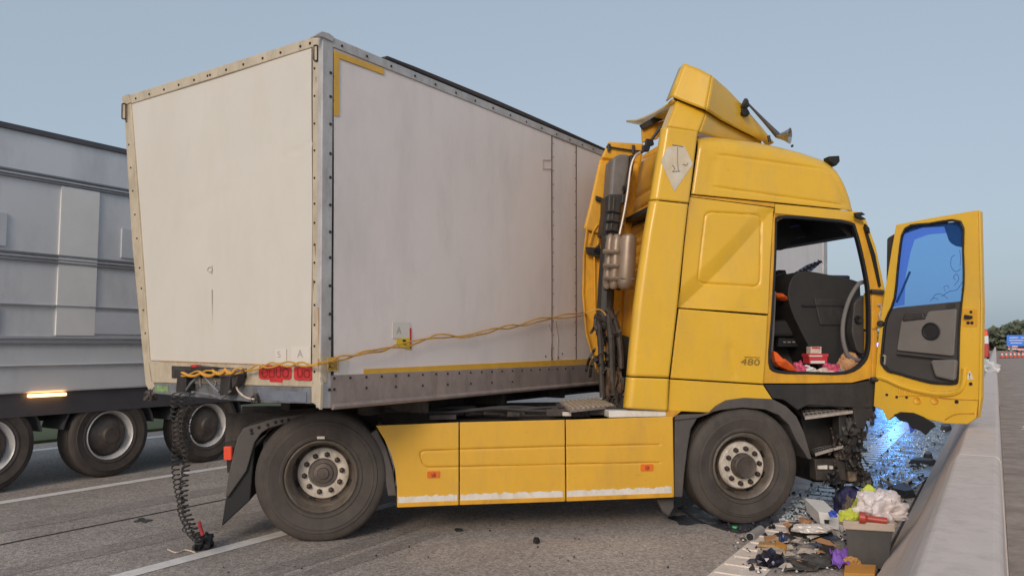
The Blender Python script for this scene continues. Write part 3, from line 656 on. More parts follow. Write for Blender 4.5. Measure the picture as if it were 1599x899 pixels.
# side skirts
def pxd(G, poly, wd, dep, closed=True): return dep*np.exp(-(dist_poly(G, poly, closed)/wd)**2)
loop = [(1030, 693.5), (884, 696), (717, 701), (662, 703)]+[(656, 706), (656, 713), (660, 724), (667, 729)]+[(717, 728), (884, 724), (1030, 721.5)]
def skd(G):
    D = pxd(G, loop, 1.3, .012, False)
    D += .012*np.clip((G[:, 1]-(788-(G[:, 0]-620)*.033)+5)/6, -1, 1)*-.0
    return D
sk_top = lambda x: np.interp(x, [587, 717, 882, 1050], [664, 659, 655, 650]); sk_bot = lambda x: np.interp(x, [620, 717, 882, 1052], [791, 787, 781.5, 775])
patch([(587, 664), (600, 685), (610, 706), (617, 732), (620, 760), (620, 791)], [(716, 659), (716, 787)], 90, 80, PT, .0, skd).build('side_skirt_panel', YSK, tk, smooth=True, solid=.02)
patch([(718, 659), (718, 787)], [(881.5, 655), (882.5, 781.5)], 90, 90, PT, .0, skd).build('side_skirt_panel', YSK, tk, smooth=True, solid=.02)
patch([(883.5, 655), (884.5, 781.5)], [(1050, 650), (1052, 775)], 90, 90, PT, .0, skd).build('side_skirt_panel', YSK, tk, smooth=True, solid=.02)
def ragged(x0, x1, seed, rag=2.2, hgt=(12.5, 4.5)):
    up, lo = [], []
    for i, x in enumerate(np.arange(x0, x1+.1, 4 if x1-x0 > 8 else 2)):
        x = min(x, x1); b = sk_bot(x); up.append((x, b-hgt[0]-3+rag*noise.noise(Vector((x*.13, seed, 0)))*1.6+rag*.5*noise.noise(Vector((x*.6, seed, 1))))); lo.append((x, b-hgt[1]-1.5+.3*rag*noise.noise(Vector((x*.2, seed, 3)))))
    return up+lo[::-1]
for x0, x1, s in ((622, 715, 1), (719, 880, 2), (885, 1050, 3)): flat(ragged(x0, x1, s), PT, -.0145, .003).build('peeling_white_tape', TAPE, tk)
mb = MB()
for x0, x1 in ((621, 716), (718, 882), (885, 1051)):
    mb.prism([PT.P(x, y, -.02) for x, y in ((x0, sk_bot(x0)-6), (x1, sk_bot(x1)-6), (x1, sk_bot(x1)+1), (x0, sk_bot(x0)+1))], TV*.05)
mb.build('skirt_lower_lip', YEL2, tk, bevel=.004)
flat([(951, 641), (1062, 641), (1050, 650), (951, 652)], PT, .02, .2).build('skirt_top_ledge', TAPE, tk, bevel=.008)
flat([(1040, 640), (1064, 641), (1052, 651), (1040, 651)], PT, .015, .1).build('ledge_end', YEL2, tk)
for cx_, cy_ in ((677, 740.5), (1010.5, 729.5)):
    o = flat([tuple(p) for p in rquad([(cx_-10, cy_-5), (cx_+10, cy_-5.5), (cx_+10, cy_+5), (cx_-10, cy_+5.5)], 2)], PT, -.018, .01).build('side_marker_lamp', ORL, tk, bevel=.002)
    MB().lathe([(0, .02), (-.008, .018), (-.012, .001)], PT.P(cx_, cy_, -.018), TV, 14).build('lamp_centre', mat('lamp_dark_amber', (.45, .07, .02), .3), o, smooth=True)
flat([(1025, 779), (1052, 777), (1053, 792), (1045, 805), (1036, 800)], PT, .1, .05).build('splash_flap', FEND, tk, bevel=.01)
# rear mudguards
def arc_strip(c, r0, r1, a0, a1, v0, v1, n=18):
    mb = MB(); rings = []
    for i in range(n):
        q = math.radians(a0+(a1-a0)*i/(n-1)); rings.append([TL(c[0]+math.cos(q)*r, v, c[1]+math.sin(q)*r) for r, v in ((r0, v0), (r1, v0), (r1, v1), (r0, v1))])
    vs = [p for r in rings for p in r]; fs = [[i*4+k, i*4+(k+1) % 4, (i+1)*4+(k+1) % 4, (i+1)*4+k] for i in range(n-1) for k in range(4)]+[[0, 1, 2, 3], [n*4-1, n*4-2, n*4-3, n*4-4]]
    return mb.add(vs, fs)
arc_strip((0, .52), .60, .625, -8, 42, .0, .62).build('rear_mudguard', FEND, tk, smooth=True)
# grey quarter fender between tyre and skirt
flat([(575, 678), (589, 670), (604, 700), (614, 735), (620, 774), (606, 774), (599, 735), (590, 705)], PT, .02, .25).build('fender_flap', FEND, tk, bevel=.01)
# tail of the rear mudguard: sloping bracket with holes, then hanging flap
flat([(380, 668), (430, 652), (500, 642), (470, 655), (420, 668), (408, 676), (398, 690), (385, 735), (356, 776), (352, 776), (356, 745), (366, 700), (370, 685)], PT, .05, .5).build('rear_mudguard', FEND, tk, bevel=.01)
flat([(420, 674), (398, 700), (391, 780), (378, 792), (346, 822), (352, 780), (362, 745), (385, 722), (395, 690)], PT, .08, .48).build('mudflap', MESHB, tk, bevel=.01)
mb = rivets([(392, 671), (404, 667), (418, 663), (430, 659), (393, 676), (440, 657), (450, 655)], PT, .014, .048); mb.build('bracket_bolt', MESHB, tk, kind='stuff')
o = flat([tuple(p) for p in rquad([(349, 697), (361, 697), (361, 718), (349, 718)], 2)], PT, .25, .08).build('tail_lamp', REDL, tk, bevel=.006)
flat([(352, 690), (368, 688), (366, 735), (355, 738)], PT, .3, .03).build('lamp_bracket', BLK, tk)
# -- sleeper box core
def pt(x, y, off=0): return PT.P(x, y, off)
CV = .05
cabL = [(1090, 208), (1045, 640)]
# dark inner shell behind outer panels
flat([(1116, 222), (1200, 228), (1206, 330), (1189, 600), (1078, 596)], PT, CV+.13, 1.45).build('cab_shell', BLK2, tk)
crease = [(1062, 478), (1112, 420), (1203, 335)]
pr1 = rquad([(1101, 331), (1190, 336), (1186, 448), (1089, 441)], 12, 6)
def d_sl(G):
    D = pxd(G, pr1, 1.6, .012)
    t = np.clip((G[:, 0]-1062)/140, 0, 1); a_, b_ = np.array([1060., 482.]), np.array([1205., 330.]); e_ = (b_-a_)/np.linalg.norm(b_-a_); sd_ = (G-a_)@np.array([-e_[1], e_[0]])-5*np.sin(t*3.1)
    D += .040*np.where(sd_ > 0, np.clip(1-sd_/52, 0, 1)**1.3, np.clip(1+sd_/22, 0, 1)**1.3)*(1-.55*t)*np.clip((G[:, 1]-318)/14, 0, 1)*np.clip((488-G[:, 1])/8, 0, 1)
    return D
patch([(1076.5, 308), (1067.5, 390), (1060, 480)], [(1209, 325), (1203, 400), (1199, 490)], 130, 100, PT, CV, d_sl).build('sleeper_panel', YEL, tk, smooth=True, solid=.014, auto=60)
patch([(1059.5, 482), (1052, 540), (1046.5, 590)], [(1199, 493), (1196, 550), (1192, 599)], 50, 50, PT, CV, lambda G: .006*np.exp(-(dist_poly(G, [(1140, 545), (1146, 585)], False)/6)**2)).build('locker_panel', YEL, tk, smooth=True, solid=.014)
prf = rquad([(1118, 241), (1298, 266), (1322, 321), (1107, 291)], 13, 6)
roofS = [(1093, 209), (1140, 212), (1190, 219), (1214, 224), (1255, 234), (1294, 247), (1310, 258), (1320, 273), (1329, 293), (1339, 324)]
def d_rf(G):
    yt = np.interp(G[:, 0], [p[0] for p in roofS], [p[1] for p in roofS]); t = np.clip(1-(G[:, 1]-yt)/26, 0, 1)
    tx = np.clip((G[:, 0]-1300)/40, 0, 1)
    return pxd(G, prf, 1.6, .010)+.11*t**2.2+.05*tx**2
rfp = resample(roofS, 40); bt = line((1079, 303), (1340, 329), 40)
patch([tuple(p) for p in rfp], bt, 40, 60, PT, CV, d_rf).build('roof_side_panel', YEL, tk, smooth=True, solid=.012, auto=60)
# roof skin across the cab
mb = MB(); n = len(rfp); rows = []
for off in (CV+.11, CV+.2, CV+.5, 1.2, 2.0, 2.2, 2.3):
    base = [pt(x, y, CV)+TV*(off-CV) for x, y in rfp]; lift = {CV+.11: 0, CV+.2: .02, CV+.5: .045}.get(off, .05 if off < 2.1 else (.03 if off < 2.25 else -.06))
    rows.append([p+UP*lift for p in base])
vs = [p for r in rows for p in r]; mb.add(vs, [[j*n+i, j*n+i+1, (j+1)*n+i+1, (j+1)*n+i] for j in range(len(rows)-1) for i in range(n-1)])
mb.build('cab_roof', YEL, tk, smooth=True, solid=.012, auto=60)
# door surround strip above the door opening
patch([(1210, 318.5), (1210, 333)], [(1341, 331), (1345, 346)], 6, 20, PT, CV+.004).build('door_header', YEL, tk, solid=.014)
patch([(1078.5, 305), (1078.3, 307)], [(1209, 317.8), (1209, 323.5)], 3, 8, PT, CV+.006).build('gutter_strip', YEL2, tk, solid=.01)
# door aperture frame
outer = [(1209.5, 331), (1275, 335), (1345, 345), (1352, 360), (1366, 400), (1378, 440), (1382, 458), (1378, 480), (1370, 515), (1368, 550), (1367, 588), (1330, 597), (1262, 598), (1193, 598), (1194, 575), (1199, 500), (1204, 410), (1207, 346)]
inner = [(1217, 336.5), (1275, 339), (1328, 346), (1338, 358), (1349, 400), (1357, 440), (1359, 460), (1360, 485), (1360, 515), (1359, 545), (1350, 568), (1322, 584), (1262, 584), (1214, 582), (1200, 566), (1204, 500), (1209, 410), (1210.5, 348), (1211, 348)]
outer, inner = dense(outer, 3, False), dense(inner, 3, True)
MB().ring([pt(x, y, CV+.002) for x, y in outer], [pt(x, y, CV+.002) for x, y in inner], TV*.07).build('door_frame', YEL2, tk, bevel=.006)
inner2 = [(x+(1282-x)*.045, y+(465-y)*.035) for x, y in inner]
MB().ring([pt(x, y, CV-.006) for x, y in inner], [pt(x, y, CV-.006) for x, y in inner2], TV*.05).build('door_seal', MESHB, tk, bevel=.008)
# front A pillar outer skin + scuttle
flat([(1345, 338), (1352, 341), (1368, 385), (1383, 455), (1378, 462), (1362, 400)], PT, CV-.01, .12).build('a_pillar', YEL, tk, bevel=.01)
flat([(1349, 354), (1352, 354), (1367, 398), (1376, 446), (1373, 448), (1362, 400)], PT, CV-.016, .02).build('pillar_gap', MESHB, tk)
flat([(1362, 456), (1383, 458), (1379, 475), (1374, 512), (1362, 514)], PT, CV-.012, .14).build('hinge_mount', YEL2, tk, bevel=.008)
flat([(1363, 517), (1371, 515), (1369, 588), (1362, 590)], PT, CV-.008, .14).build('hinge_mount', YEL2, tk, bevel=.008)
for yy in (455, 592): MB().tube([pt(1360, yy, CV-.02), pt(1379, yy+1, CV-.04)], .022, 10).build('door_hinge', BLK, tk, smooth=True)
MB().tube([pt(1371, 476, CV-.03), pt(1376, 476, CV-.03), pt(1377, 484, CV-.03), pt(1373, 492, CV-.03), pt(1375, 500, CV-.03)], .012, 8).build('door_check_strap', BINR, tk, smooth=True)
# lower cab band
lb = [(1046.5, 592), (1192, 601), (1207, 624), (1170, 622), (1140, 625), (1124, 633), (1112, 644), (1043, 641)]
flat(lb, PT, CV-.004, .05).build('lower_cab_panel', YEL, tk, bevel=.006)
# corner fairing (collar)
def edge_roll(Lx, wd, dep):
    def f(G):
        x0 = np.interp(G[:, 1], [p[1] for p in Lx], [p[0] for p in Lx]); return dep*np.clip(1-(G[:, 0]-x0)/wd, 0, 1)**2
    return f
LA = [(1036, 198), (1027, 255), (1018, 311)]; LB = [(1017.5, 313), (1008, 365), (1000, 420), (992, 480), (986, 540), (982, 587)]
patch(LA, [(1089, 206), (1082, 262), (1075, 317)], 40, 20, PT, -.0, edge_roll(LA, 9, .06)).build('collar_fairing_panel', YEL, tk, smooth=True, solid=.016)
patch(LB, [(1074, 319), (1068, 370), (1058, 470), (1050, 540), (1044, 589)], 60, 20, PT, -.0, edge_roll(LB, 9, .06)).build('collar_fairing_panel', YEL, tk, smooth=True, solid=.016)
patch([(981.5, 589), (977, 637)], [(1044, 591), (1042, 641)], 16, 16, PT, -.0, edge_roll([(981.5, 589), (977, 637)], 9, .06)).build('collar_fairing_panel', YEL, tk, smooth=True, solid=.016)
# hazard diamond
dm = [(1058, 228), (1068, 227), (1082, 256), (1053, 299), (1032, 252), (1042, 230)]
flat(dm, PT, -.012, .003).build('white_diamond_plate', mat('faded_diamond', (.62, .56, .47), .6, var=.12, vscale=8, dirt=(.62, .42, .16), dscale=6, damt=.8), tk)
mb = MB()
for s in ([(1058, 230), (1058, 250), (1059, 268)], [(1050, 226), (1067, 229)], [(1050, 258), (1054, 263), (1050, 268), (1062, 267)], [(1066, 257), (1073, 258), (1074, 254)]): mb.tube([pt(x, y, -.015) for x, y in s], .004, 5)
mb.build('diamond_mark', mat('brown_scuff', (.35, .25, .2), .7), tk)
txt('480', [(1158, 559), (1187, 560.5), (1186, 570), (1156, 569)], PT, CV-.016).build('badge', mat('badge_grey', (.34, .22, .06), .4, metal=.5), tk)
flat([(1163, 556.5), (1187, 557.5), (1187, 558.3), (1163, 557.5)], PT, CV-.014, .004).build('badge_bar', mat('badge_grey', (.34, .22, .06), .4, metal=.5), tk)
# -- rear wall of the cab, ribbed. runs across the cab from the back edge of the side
def rear_wall():
    mb = MB(); ys = np.linspace(0, 1, 110); vsn = np.linspace(0, 1, 10); vs = []
    for t in ys:
        x, y = 1087-(1087-1042)*t, 198+(560-198)*t; base = pt(x, y, CV)
        rib = 0
        for r in (.18, .25, .32, .37, .40, .44, .50, .56, .62, .66): rib += math.exp(-((t-r)/.010)**2)
        for q in vsn: vs.append(base+TV*(q*1.62)+TU*(-.05+.028*rib*(1 if .06 < q < .94 else 0)))
    nx = len(vsn); return mb.add(vs, [[j*nx+i, j*nx+i+1, (j+1)*nx+i+1, (j+1)*nx+i] for j in range(len(ys)-1) for i in range(nx-1)])
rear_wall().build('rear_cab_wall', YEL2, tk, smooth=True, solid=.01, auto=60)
PB = Plane(TL(0, .35, 0), TV)
# far collar fairing on the other side
PFAR = Plane(TL(0, 1.28, 0), TV)
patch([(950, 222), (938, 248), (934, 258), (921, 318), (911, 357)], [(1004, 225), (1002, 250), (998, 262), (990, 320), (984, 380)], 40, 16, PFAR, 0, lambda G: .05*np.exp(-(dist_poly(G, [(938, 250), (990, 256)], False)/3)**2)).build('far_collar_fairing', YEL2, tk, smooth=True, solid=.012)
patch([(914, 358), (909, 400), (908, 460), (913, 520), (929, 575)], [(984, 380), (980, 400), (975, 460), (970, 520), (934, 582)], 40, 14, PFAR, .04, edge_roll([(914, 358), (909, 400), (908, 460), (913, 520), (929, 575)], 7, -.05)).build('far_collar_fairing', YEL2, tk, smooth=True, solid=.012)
mb = MB(); mb.tube([PFAR.P(x, y, -.03) for x, y in ((947, 229), (965, 232), (985, 235), (1000, 236))], .010, 6); mb.tube([PFAR.P(951, y, -.03) for y in (225, 236)], .018, 6); mb.tube([PFAR.P(989, y, -.03) for y in (227, 240)], .018, 6)
mb.build('fairing_stay', BLK, tk)
for q in ([(931, 305), (949, 312), (949, 318), (931, 312)], [(915, 385), (945, 388), (945, 400), (918, 397)], [(925, 392), (936, 380), (940, 402), (930, 402)]): flat(q, PFAR, -.06, .04).build('fairing_bracket', MESHB, tk, bevel=.008)
mb = MB()
for s in ([(921, 380), (926, 362), (934, 350)], [(933, 384), (936, 365), (937, 352)], [(928, 400), (929, 460), (930, 520)]): mb.tube([PFAR.P(x, y, -.02) for x, y in s], .009, 6)
mb.build('support_rod', YEL2, tk)
# air intake duct and silencer
PD = Plane(TL(0, .95, 0), TV)
flat([(957, 246), (970, 240), (984, 241), (983, 262), (975, 300), (972, 312), (952, 308), (955, 265)], PD, 0, .28).build('air_intake_duct', DUCT, tk, bevel=.03, bseg=3)
flat([(984, 241), (993, 243), (988, 270), (978, 302), (973, 300), (982, 262)], PD, .02, .24).build('duct_grille', MESHB, tk, bevel=.02)
mb = MB(); 
for s in range(4):
    y = 290+s*2.2; mb.prism([PD.P(972-s*.4, y, -.006), PD.P(980-s*.4, y+.5, -.006), PD.P(980-s*.4, y+1.5, -.006), PD.P(972-s*.4, y+1, -.006)], TV*.01)
mb.build('duct_slot', MESHB, tk)
flat([(950, 303), (977, 303), (980, 312), (972, 318), (969, 340), (964, 368), (944, 366), (949, 330)], PD, -.03, .3).build('intake_bellows', BLK, tk, bevel=.02)
mb = MB()
for k in range(9): mb.tube([PD.P(946.5-k*.3+dx, 330+k*15+dy, -.05) for dx, dy in ((-1, 0), (10, -1), (24, 2))], .012, 6)
mb.tube([PD.P(x, y, .05) for x, y in ((958, 310), (952, 370), (947, 440), (944, 500), (946, 540))], .085, 10)
mb.build('intake_bellows', BLK, tk, smooth=True)
flat([(972, 303), (981, 304), (980, 316), (970, 318)], PD, -.05, .1).build('duct_clamp', BLK, tk, bevel=.01)
MB().tube([PD.P(x, y, -.08) for x, y in smooth_pts([(1004, 236), (992, 244), (985, 262), (980, 300), (974, 335), (967, 368)], 6)], .013, 8).build('pale_air_pipe', PIPE, tk, smooth=True)
PK = Plane(TL(0, .62, 0), TV)
for i, (xa, xb, of) in enumerate(((944, 957, .08), (953, 969, .05), (966, 992, 0))):
    xm = (xa+xb)/2; pts = [(xm+3, 366), (xm+3, 370), (xm+1.6, 380), (xm, 410), (xm-2.4, 440), (xm-3, 447), (xm-3, 451)]
    w_ = np.linalg.norm(PK.P(xb, 400)-PK.P(xa, 400))/2
    MB().tube([PK.P(x, y, of) for x, y in pts], [w_*.55, w_*.9, w_*1.0, w_, w_, w_*.85, w_*.5], 20).build('silencer_lobe', TANK, tk, smooth=True)
mb = MB()
for y in (392, 414, 434):
    mb.tube([PK.P(x, y+dy, -.005) for x, dy in ((942, 0), (956, 1), (965, 1))], .022, 6)
mb.build('silencer_strap', TANK, tk, smooth=True)
mb = MB(); mb.tube([PK.P(x, y, -.075) for x, y in ((969, 434), (984, 437), (991, 435))], .006, 5); mb.build('silencer_seam', DUCT, tk)
# hose bundle and torn cab mount at the foot
mb = MB(); rr = random.Random(11)
for s, r in (([(947, 482), (962, 505), (968, 540), (970, 575)], .030), ([(935, 500), (938, 540), (939, 580), (941, 620)], .028), ([(928, 495), (940, 498), (953, 505), (960, 520)], .022), ([(950, 490), (955, 540), (957, 600), (965, 632)], .035), ([(932, 490), (930, 510), (940, 530), (938, 560)], .02)):
    mb.tube([PK.P(x, y, .1) for x, y in smooth_pts(s, 5)], r, 8)
for k in range(26):
    x, y = 928+rr.random()*40, 480+rr.random()*80; dx, dy = rr.uniform(-16, 16), rr.uniform(8, 40); mb.tube([PK.P(a, b, .05+.3*rr.random()) for a, b in smooth_pts([(x, y), (x+dx*.4+rr.uniform(-6, 6), y+dy*.5), (x+dx, y+dy)], 4)], .008+.012*rr.random(), 6)
mb.build('hose_bundle', CHAS, tk, smooth=True)
crumple(PK.P(958, 600, .15)-UP*.1, .07, .08, .22, 3, rough=.6).build('torn_mount', mat('rusty_mount', (.11, .065, .04), .7, var=.4, vscale=15), tk)
crumple(PK.P(968, 625, .12)-UP*.08, .06, .08, .2, 5, rough=.6).build('torn_mount', CHAS, tk)
crumple(PK.P(951, 622, .15)-UP*.08, .05, .08, .16, 6, rough=.6).build('torn_mount', CHAS, tk)
crumple(PK.P(952, 545, .2)-UP*.08, .03, .05, .32, 7, rough=.6).build('torn_mount', mat('orange_rust_metal', (.32, .13, .03), .6, var=.4, vscale=12), tk)
flat([(965, 520), (996, 530), (990, 600), (975, 632), (966, 590)], PK, .3, .6).build('engine_cover', MESHB, tk, bevel=.02)
# -- roof deflector
def dpt(x, y, off): return PT.P(x, y, off)
def multi(pts): return [dpt(*p) for p in pts]
def surf(a_, b_, n, m, bul=0):    # loft between two px/offset polylines
    A, B = resample(a_, n), resample(b_, n); vs = []
    for i in range(n):
        for j in range(m):
            t = j/(m-1); p = A[i]*(1-t)+B[i]*t; vs.append(PT.P(p[0], p[1], p[2])-TV*bul*math.sin(math.pi*t))
    return MB().add(vs, [[i*m+j, i*m+j+1, (i+1)*m+j+1, (i+1)*m+j] for i in range(n-1) for j in range(m-1)])
surf([(1069, 100, .10), (1092, 109, .06), (1111, 119, .02)], [(1049, 151, .10), (1076, 162, .05), (1101.6, 171.6, .0)], 14, 12, .0).build('roof_deflector_wing', YEL, tk, smooth=True, solid=.014)
surf([(1111.3, 119.2, .02), (1135, 140, .20), (1160, 166, .38), (1185, 195, .52), (1208, 223, .62)], [(1102, 172, .0), (1125, 187, .18), (1155, 203, .38), (1175, 213, .50), (1188, 219.5, .60)], 30, 12, .01).build('roof_deflector_wing', YEL, tk, smooth=True, solid=.014)
surf([(1057.6, 158, .12), (1080, 167, .09), (1101.6, 175.5, .07)], [(1041, 199, .08), (1066, 203, .05), (1090, 207, .03)], 14, 10, .01).build('deflector_lower_wing', YEL, tk, smooth=True, solid=.014)
surf([(1102, 175.7, .07), (1125, 190, .26), (1155, 206, .46), (1188, 221, .68)], [(1091, 207, .03), (1120, 215, .24), (1150, 221, .45), (1187, 229, .68)], 30, 10, .006).build('deflector_lower_wing', YEL, tk, smooth=True, solid=.014)
surf([(1050, 150, .16), (1076, 161, .11), (1101.6, 170, .07), (1125, 185, .26), (1155, 201, .47), (1188, 217, .69)], [(1056, 163, .16), (1078, 171, .12), (1101, 180, .10), (1125, 194, .30), (1155, 209, .50), (1186, 223, .72)], 40, 4, 0).build('deflector_seam_backing', MESHB, tk)  # dark backing added behind the wing seam, stops sky showing through
# returned edge along the top, giving the wing depth
ee = [(1049, 151, .10), (1069, 100, .10), (1092, 109, .06), (1111, 119, .02), (1135, 140, .20), (1160, 166, .38), (1185, 195, .52), (1208, 223, .62)]
a_ = [dpt(*p) for p in ee]; b_ = [p+TV*.14 for p in a_]; n = len(a_)
MB().add(a_+b_, [[i, i+1, n+i+1, n+i] for i in range(n-1)]).build('deflector_return', YEL, tk, solid=.012, smooth=True)
a_ = [dpt(*p) for p in [(1057.6, 158, .12), (1049, 178, .10), (1041, 199, .08)]]; b_ = [p+TV*.16 for p in a_]
MB().add(a_+b_, [[0, 1, 4, 3], [1, 2, 5, 4]]).build('deflector_return', YEL, tk, solid=.012)
# top sheet sagging to the far side: rear edge seen from below
rear = [(1050, 156, .12), (1038, 166, .5), (1022, 176, 1.0), (1005, 184, 1.5), (992, 188.5, 1.9), (978, 189.5, 2.15)]
A = [dpt(*p) for p in rear]; n = len(A)
rowsS = [[p+TU*k-UP*d_+TV*(k*.65*max(0, 1-i/3)) for i, p in enumerate(A)] for k, d_ in ((0, 0), (.3, .05), (.7, .22), (1.05, .45))]
vs = [p for r in rowsS for p in r]
MB().add(vs, [[j*n+i, j*n+i+1, (j+1)*n+i+1, (j+1)*n+i] for j in range(3) for i in range(n-1)]).build('roof_deflector_sheet', YEL, tk, smooth=True, solid=.022, auto=60)
flat([(1003, 198), (1046, 186), (1044, 196), (1036, 200), (1028, 216), (1004, 222)], Plane(TL(0, 1.3, 0), TV), 0, .05).build('deflector_bracket', YEL2, tk, bevel=.006)
flat([(1000, 195), (1047, 168), (1045, 182), (1004, 201)], Plane(TL(0, 1.25, 0), TV), 0, .04).build('deflector_underside', BLK, tk)
PQ = Plane(TL(0, .7, 0), TV)
MB().tube([PQ.P(x, y, 0) for x, y in ((1002, 238), (1015, 222), (1032, 198))], .016, 8).build('gas_strut', BLK, tk, smooth=True)
for q in ([(1010, 216), (1020, 218), (1022, 226), (1008, 230)], [(1005, 226), (1016, 228), (1014, 236), (1004, 236)]): flat(q, PQ, -.03, .05).build('strut_bracket', MESHB, tk, bevel=.006)
flat([(1003, 243), (1036, 222), (1036, 232), (1002, 250)], PQ, -.02, .03).build('fairing_rail', YEL2, tk, bevel=.005)
# -- air horn, lamp
PH = Plane(TL(0, .35, 0), TV)
hn = PH.P(1215, 212); h0 = PH.P(1168, 162); ax = (hn-h0)
MB().lathe([(0, .001), (-.01, .055), (.01, .062), (.03, .05), (.06, .001)], PH.P(1161, 163), PH.P(1190, 180)-PH.P(1161, 163)-TV*.1, 20).build('horn_back_cap', BLK, tk, smooth=True)
crumple(PH.P(1162, 172)-UP*.06, .04, .04, .09, 2).build('horn_mount', MESHB, tk, smooth=True)
MB().tube([h0*(1-t)+hn*t for t in (0, .2, .5, .8, 1)], [.010, .012, .017, .024, .030], 14).build('air_horn', mat('horn_dark_metal', (.14, .13, .12), .35, metal=.7), tk, smooth=True)
ax2 = PH.P(1232, 216)-PH.P(1212, 212)-TV*.12
MB().lathe([(0, .02), (.03, .028), (.07, .045), (.11, .068), (.125, .078), (.12, .070), (.08, .04), (.05, .001)], PH.P(1213, 213), ax2, 24).build('horn_bell', CHROME, tk, smooth=True)
MB().tube([PH.P(1200, 212), PH.P(1202, 222)], .016, 8).build('horn_stay', BLK, tk)
MB().tube([PH.P(1236, 229), PH.P(1238, 227)], .012, 8).build('roof_bolt', BLK, tk)
flat([(1294, 244), (1311, 243), (1312, 252), (1306, 259), (1296, 252)], PT, .12, .1).build('roof_marker_lamp', MESHB, tk, bevel=.008)
flat([(1336, 332), (1346, 331), (1352, 335), (1345, 337), (1353, 342), (1347, 343), (1338, 339)], PT, -.03, .04).build('broken_visor_bracket', MESHB, tk, bevel=.004)
flat([(1352, 349), (1358, 356), (1359, 364), (1354, 360)], PT, -.01, .04).build('broken_visor_bracket', MESHB, tk, bevel=.004)
# -- cab interior
IN = lambda u, v, z: TL(u, v, z)
MB().box(IN, (2.9, .14, 1.22), (5.0, 2.2, 1.315)).build('cab_floor', BLK2, tk)
# windscreen header and far pillar, roof lining
MB().hexa([IN(4.84, .16, 2.63), IN(4.94, .16, 2.62), IN(4.90, .16, 2.84), IN(4.6, .16, 2.86)], [IN(4.84, 2.2, 2.70), IN(4.94, 2.2, 2.69), IN(4.90, 2.2, 2.86), IN(4.6, 2.2, 2.88)]).build('windscreen_header', MESHB, tk)
hd = [(1190, 330), (1300, 334), (1300, 364), (1280, 366), (1244, 371), (1236, 376), (1232, 384), (1222, 390), (1212, 388), (1190, 392)]
PW = Plane(TL(0, .75, 0), TV)
flat(hd, PW, 0, .06).build('torn_sun_visor', MESHB, tk)
MB().box(IN, (3.0, .16, 2.88), (4.75, 2.2, 2.93)).build('roof_lining', BLK2, tk)
MB().tube([PW.P(x, y, -.02) for x, y in ((1234, 354), (1258, 350), (1282, 348))], .006, 5).build('header_trim', mat('blue_trim', (.08, .06, .5), .3), tk)
# dash: rounded end facing the door, runs across the cab
dp = smooth_pts([(5.10, 1.32), (5.12, 1.7), (5.13, 2.15), (5.09, 2.22), (4.85, 2.27), (4.55, 2.31), (4.42, 2.26), (4.36, 2.1), (4.40, 1.9), (4.55, 1.6), (4.70, 1.33)], 4, True)
def dashp(v0, v1, sc=1, m=BLK2, name='dashboard', dz=0):
    return MB().prism([IN(4.75+(u-4.75)*sc, v0, 1.8+(z-1.8)*sc+dz) for u, z in dp], TV*(v1-v0)).build(name, m, tk, bevel=.02, bseg=3)
dashp(.42, 2.2)
MB().prism([IN(u, .40, z) for u, z in ((4.50, 1.98), (4.98, 1.98), (4.98, 1.965), (4.5, 1.965))], TV*.03).build('dash_seam', MESHB, tk)
MB().box(IN, (3.7, 1.0, 1.95), (4.5, 2.15, 2.33)).build('dash_centre', TRIMD, tk, bevel=.05, bseg=3)
MB().box(IN, (3.75, .96, 2.02), (4.4, 1.0, 2.12)).build('dash_shelf', TRIMG, tk, bevel=.01)
MB().prism([IN(u, .405, z) for u, z in ((4.62, 2.05), (4.92, 2.05), (4.92, 1.78), (4.68, 1.78))], TV*.03).build('dash_lid', BLK, tk, bevel=.012)
MB().box(IN, (4.5, .5, 2.24), (5.08, 2.15, 2.285)).build('dash_top', mat('blue_black_dash', (.02, .02, .06), .35), tk, bevel=.02)
# grab handle and side pod near the pillar
gh = smooth_pts([(1357, 441), (1345, 441), (1337, 448), (1325, 470), (1317, 500), (1316, 525), (1320, 545), (1327, 558), (1345, 563)], 5)
MB().tube([PT.P(x, y, .16) for x, y in gh], .020, 10).build('grab_handle', TRIMG, tk, smooth=True)
q = rquad([(1334, 470), (1356, 458), (1357, 555), (1340, 552), (1330, 520)], 8, 5)
flat([tuple(p) for p in q], PT, .19, .1).build('side_pod', TRIMD, tk, bevel=.02, bseg=3)
MB().lathe([(0, .001), (-.01, .035), (.01, .04)], PT.P(1341, 499, .17), TV, 16).build('pod_vent', MESHB, tk, smooth=True)
# engine tunnel / seat base / seat
flat([(1204, 520), (1252, 520), (1258, 560), (1252, 575), (1202, 575)], PT, .85, .5).build('seat_base', TRIMD, tk, bevel=.03, bseg=3)
flat([(1205, 500), (1240, 498), (1250, 505), (1250, 520), (1238, 526), (1204, 526)], PT, .6, .6).build('seat_cushion', BLK2, tk, bevel=.04, bseg=3)
flat([(1206, 440), (1246, 437), (1260, 440), (1256, 470), (1248, 500), (1204, 505)], PT, 1.3, .3).build('centre_console', TRIMD, tk, bevel=.03, bseg=3)
flat([(1206, 455), (1250, 460), (1250, 470), (1206, 466)], PT, 1.25, .1).build('console_shelf', TRIMG, tk, bevel=.01)
flat([(1216, 527), (1249, 529), (1248, 541), (1214, 541)], PT, .62, .06).build('seat_control_panel', MESHB, tk)
mb = MB()
for x in (1225, 1232, 1239): mb.tube([PT.P(x-2, 534, .61), PT.P(x+2, 534, .61)], .008, 6)
mb.build('seat_knob', PIPE, tk)
MB().tube([PT.P(x, y, .2) for x, y in ((1210, 455), (1207, 520), (1204, 560))], .012, 8).build('seat_belt_rail', TRIMG, tk, smooth=True)
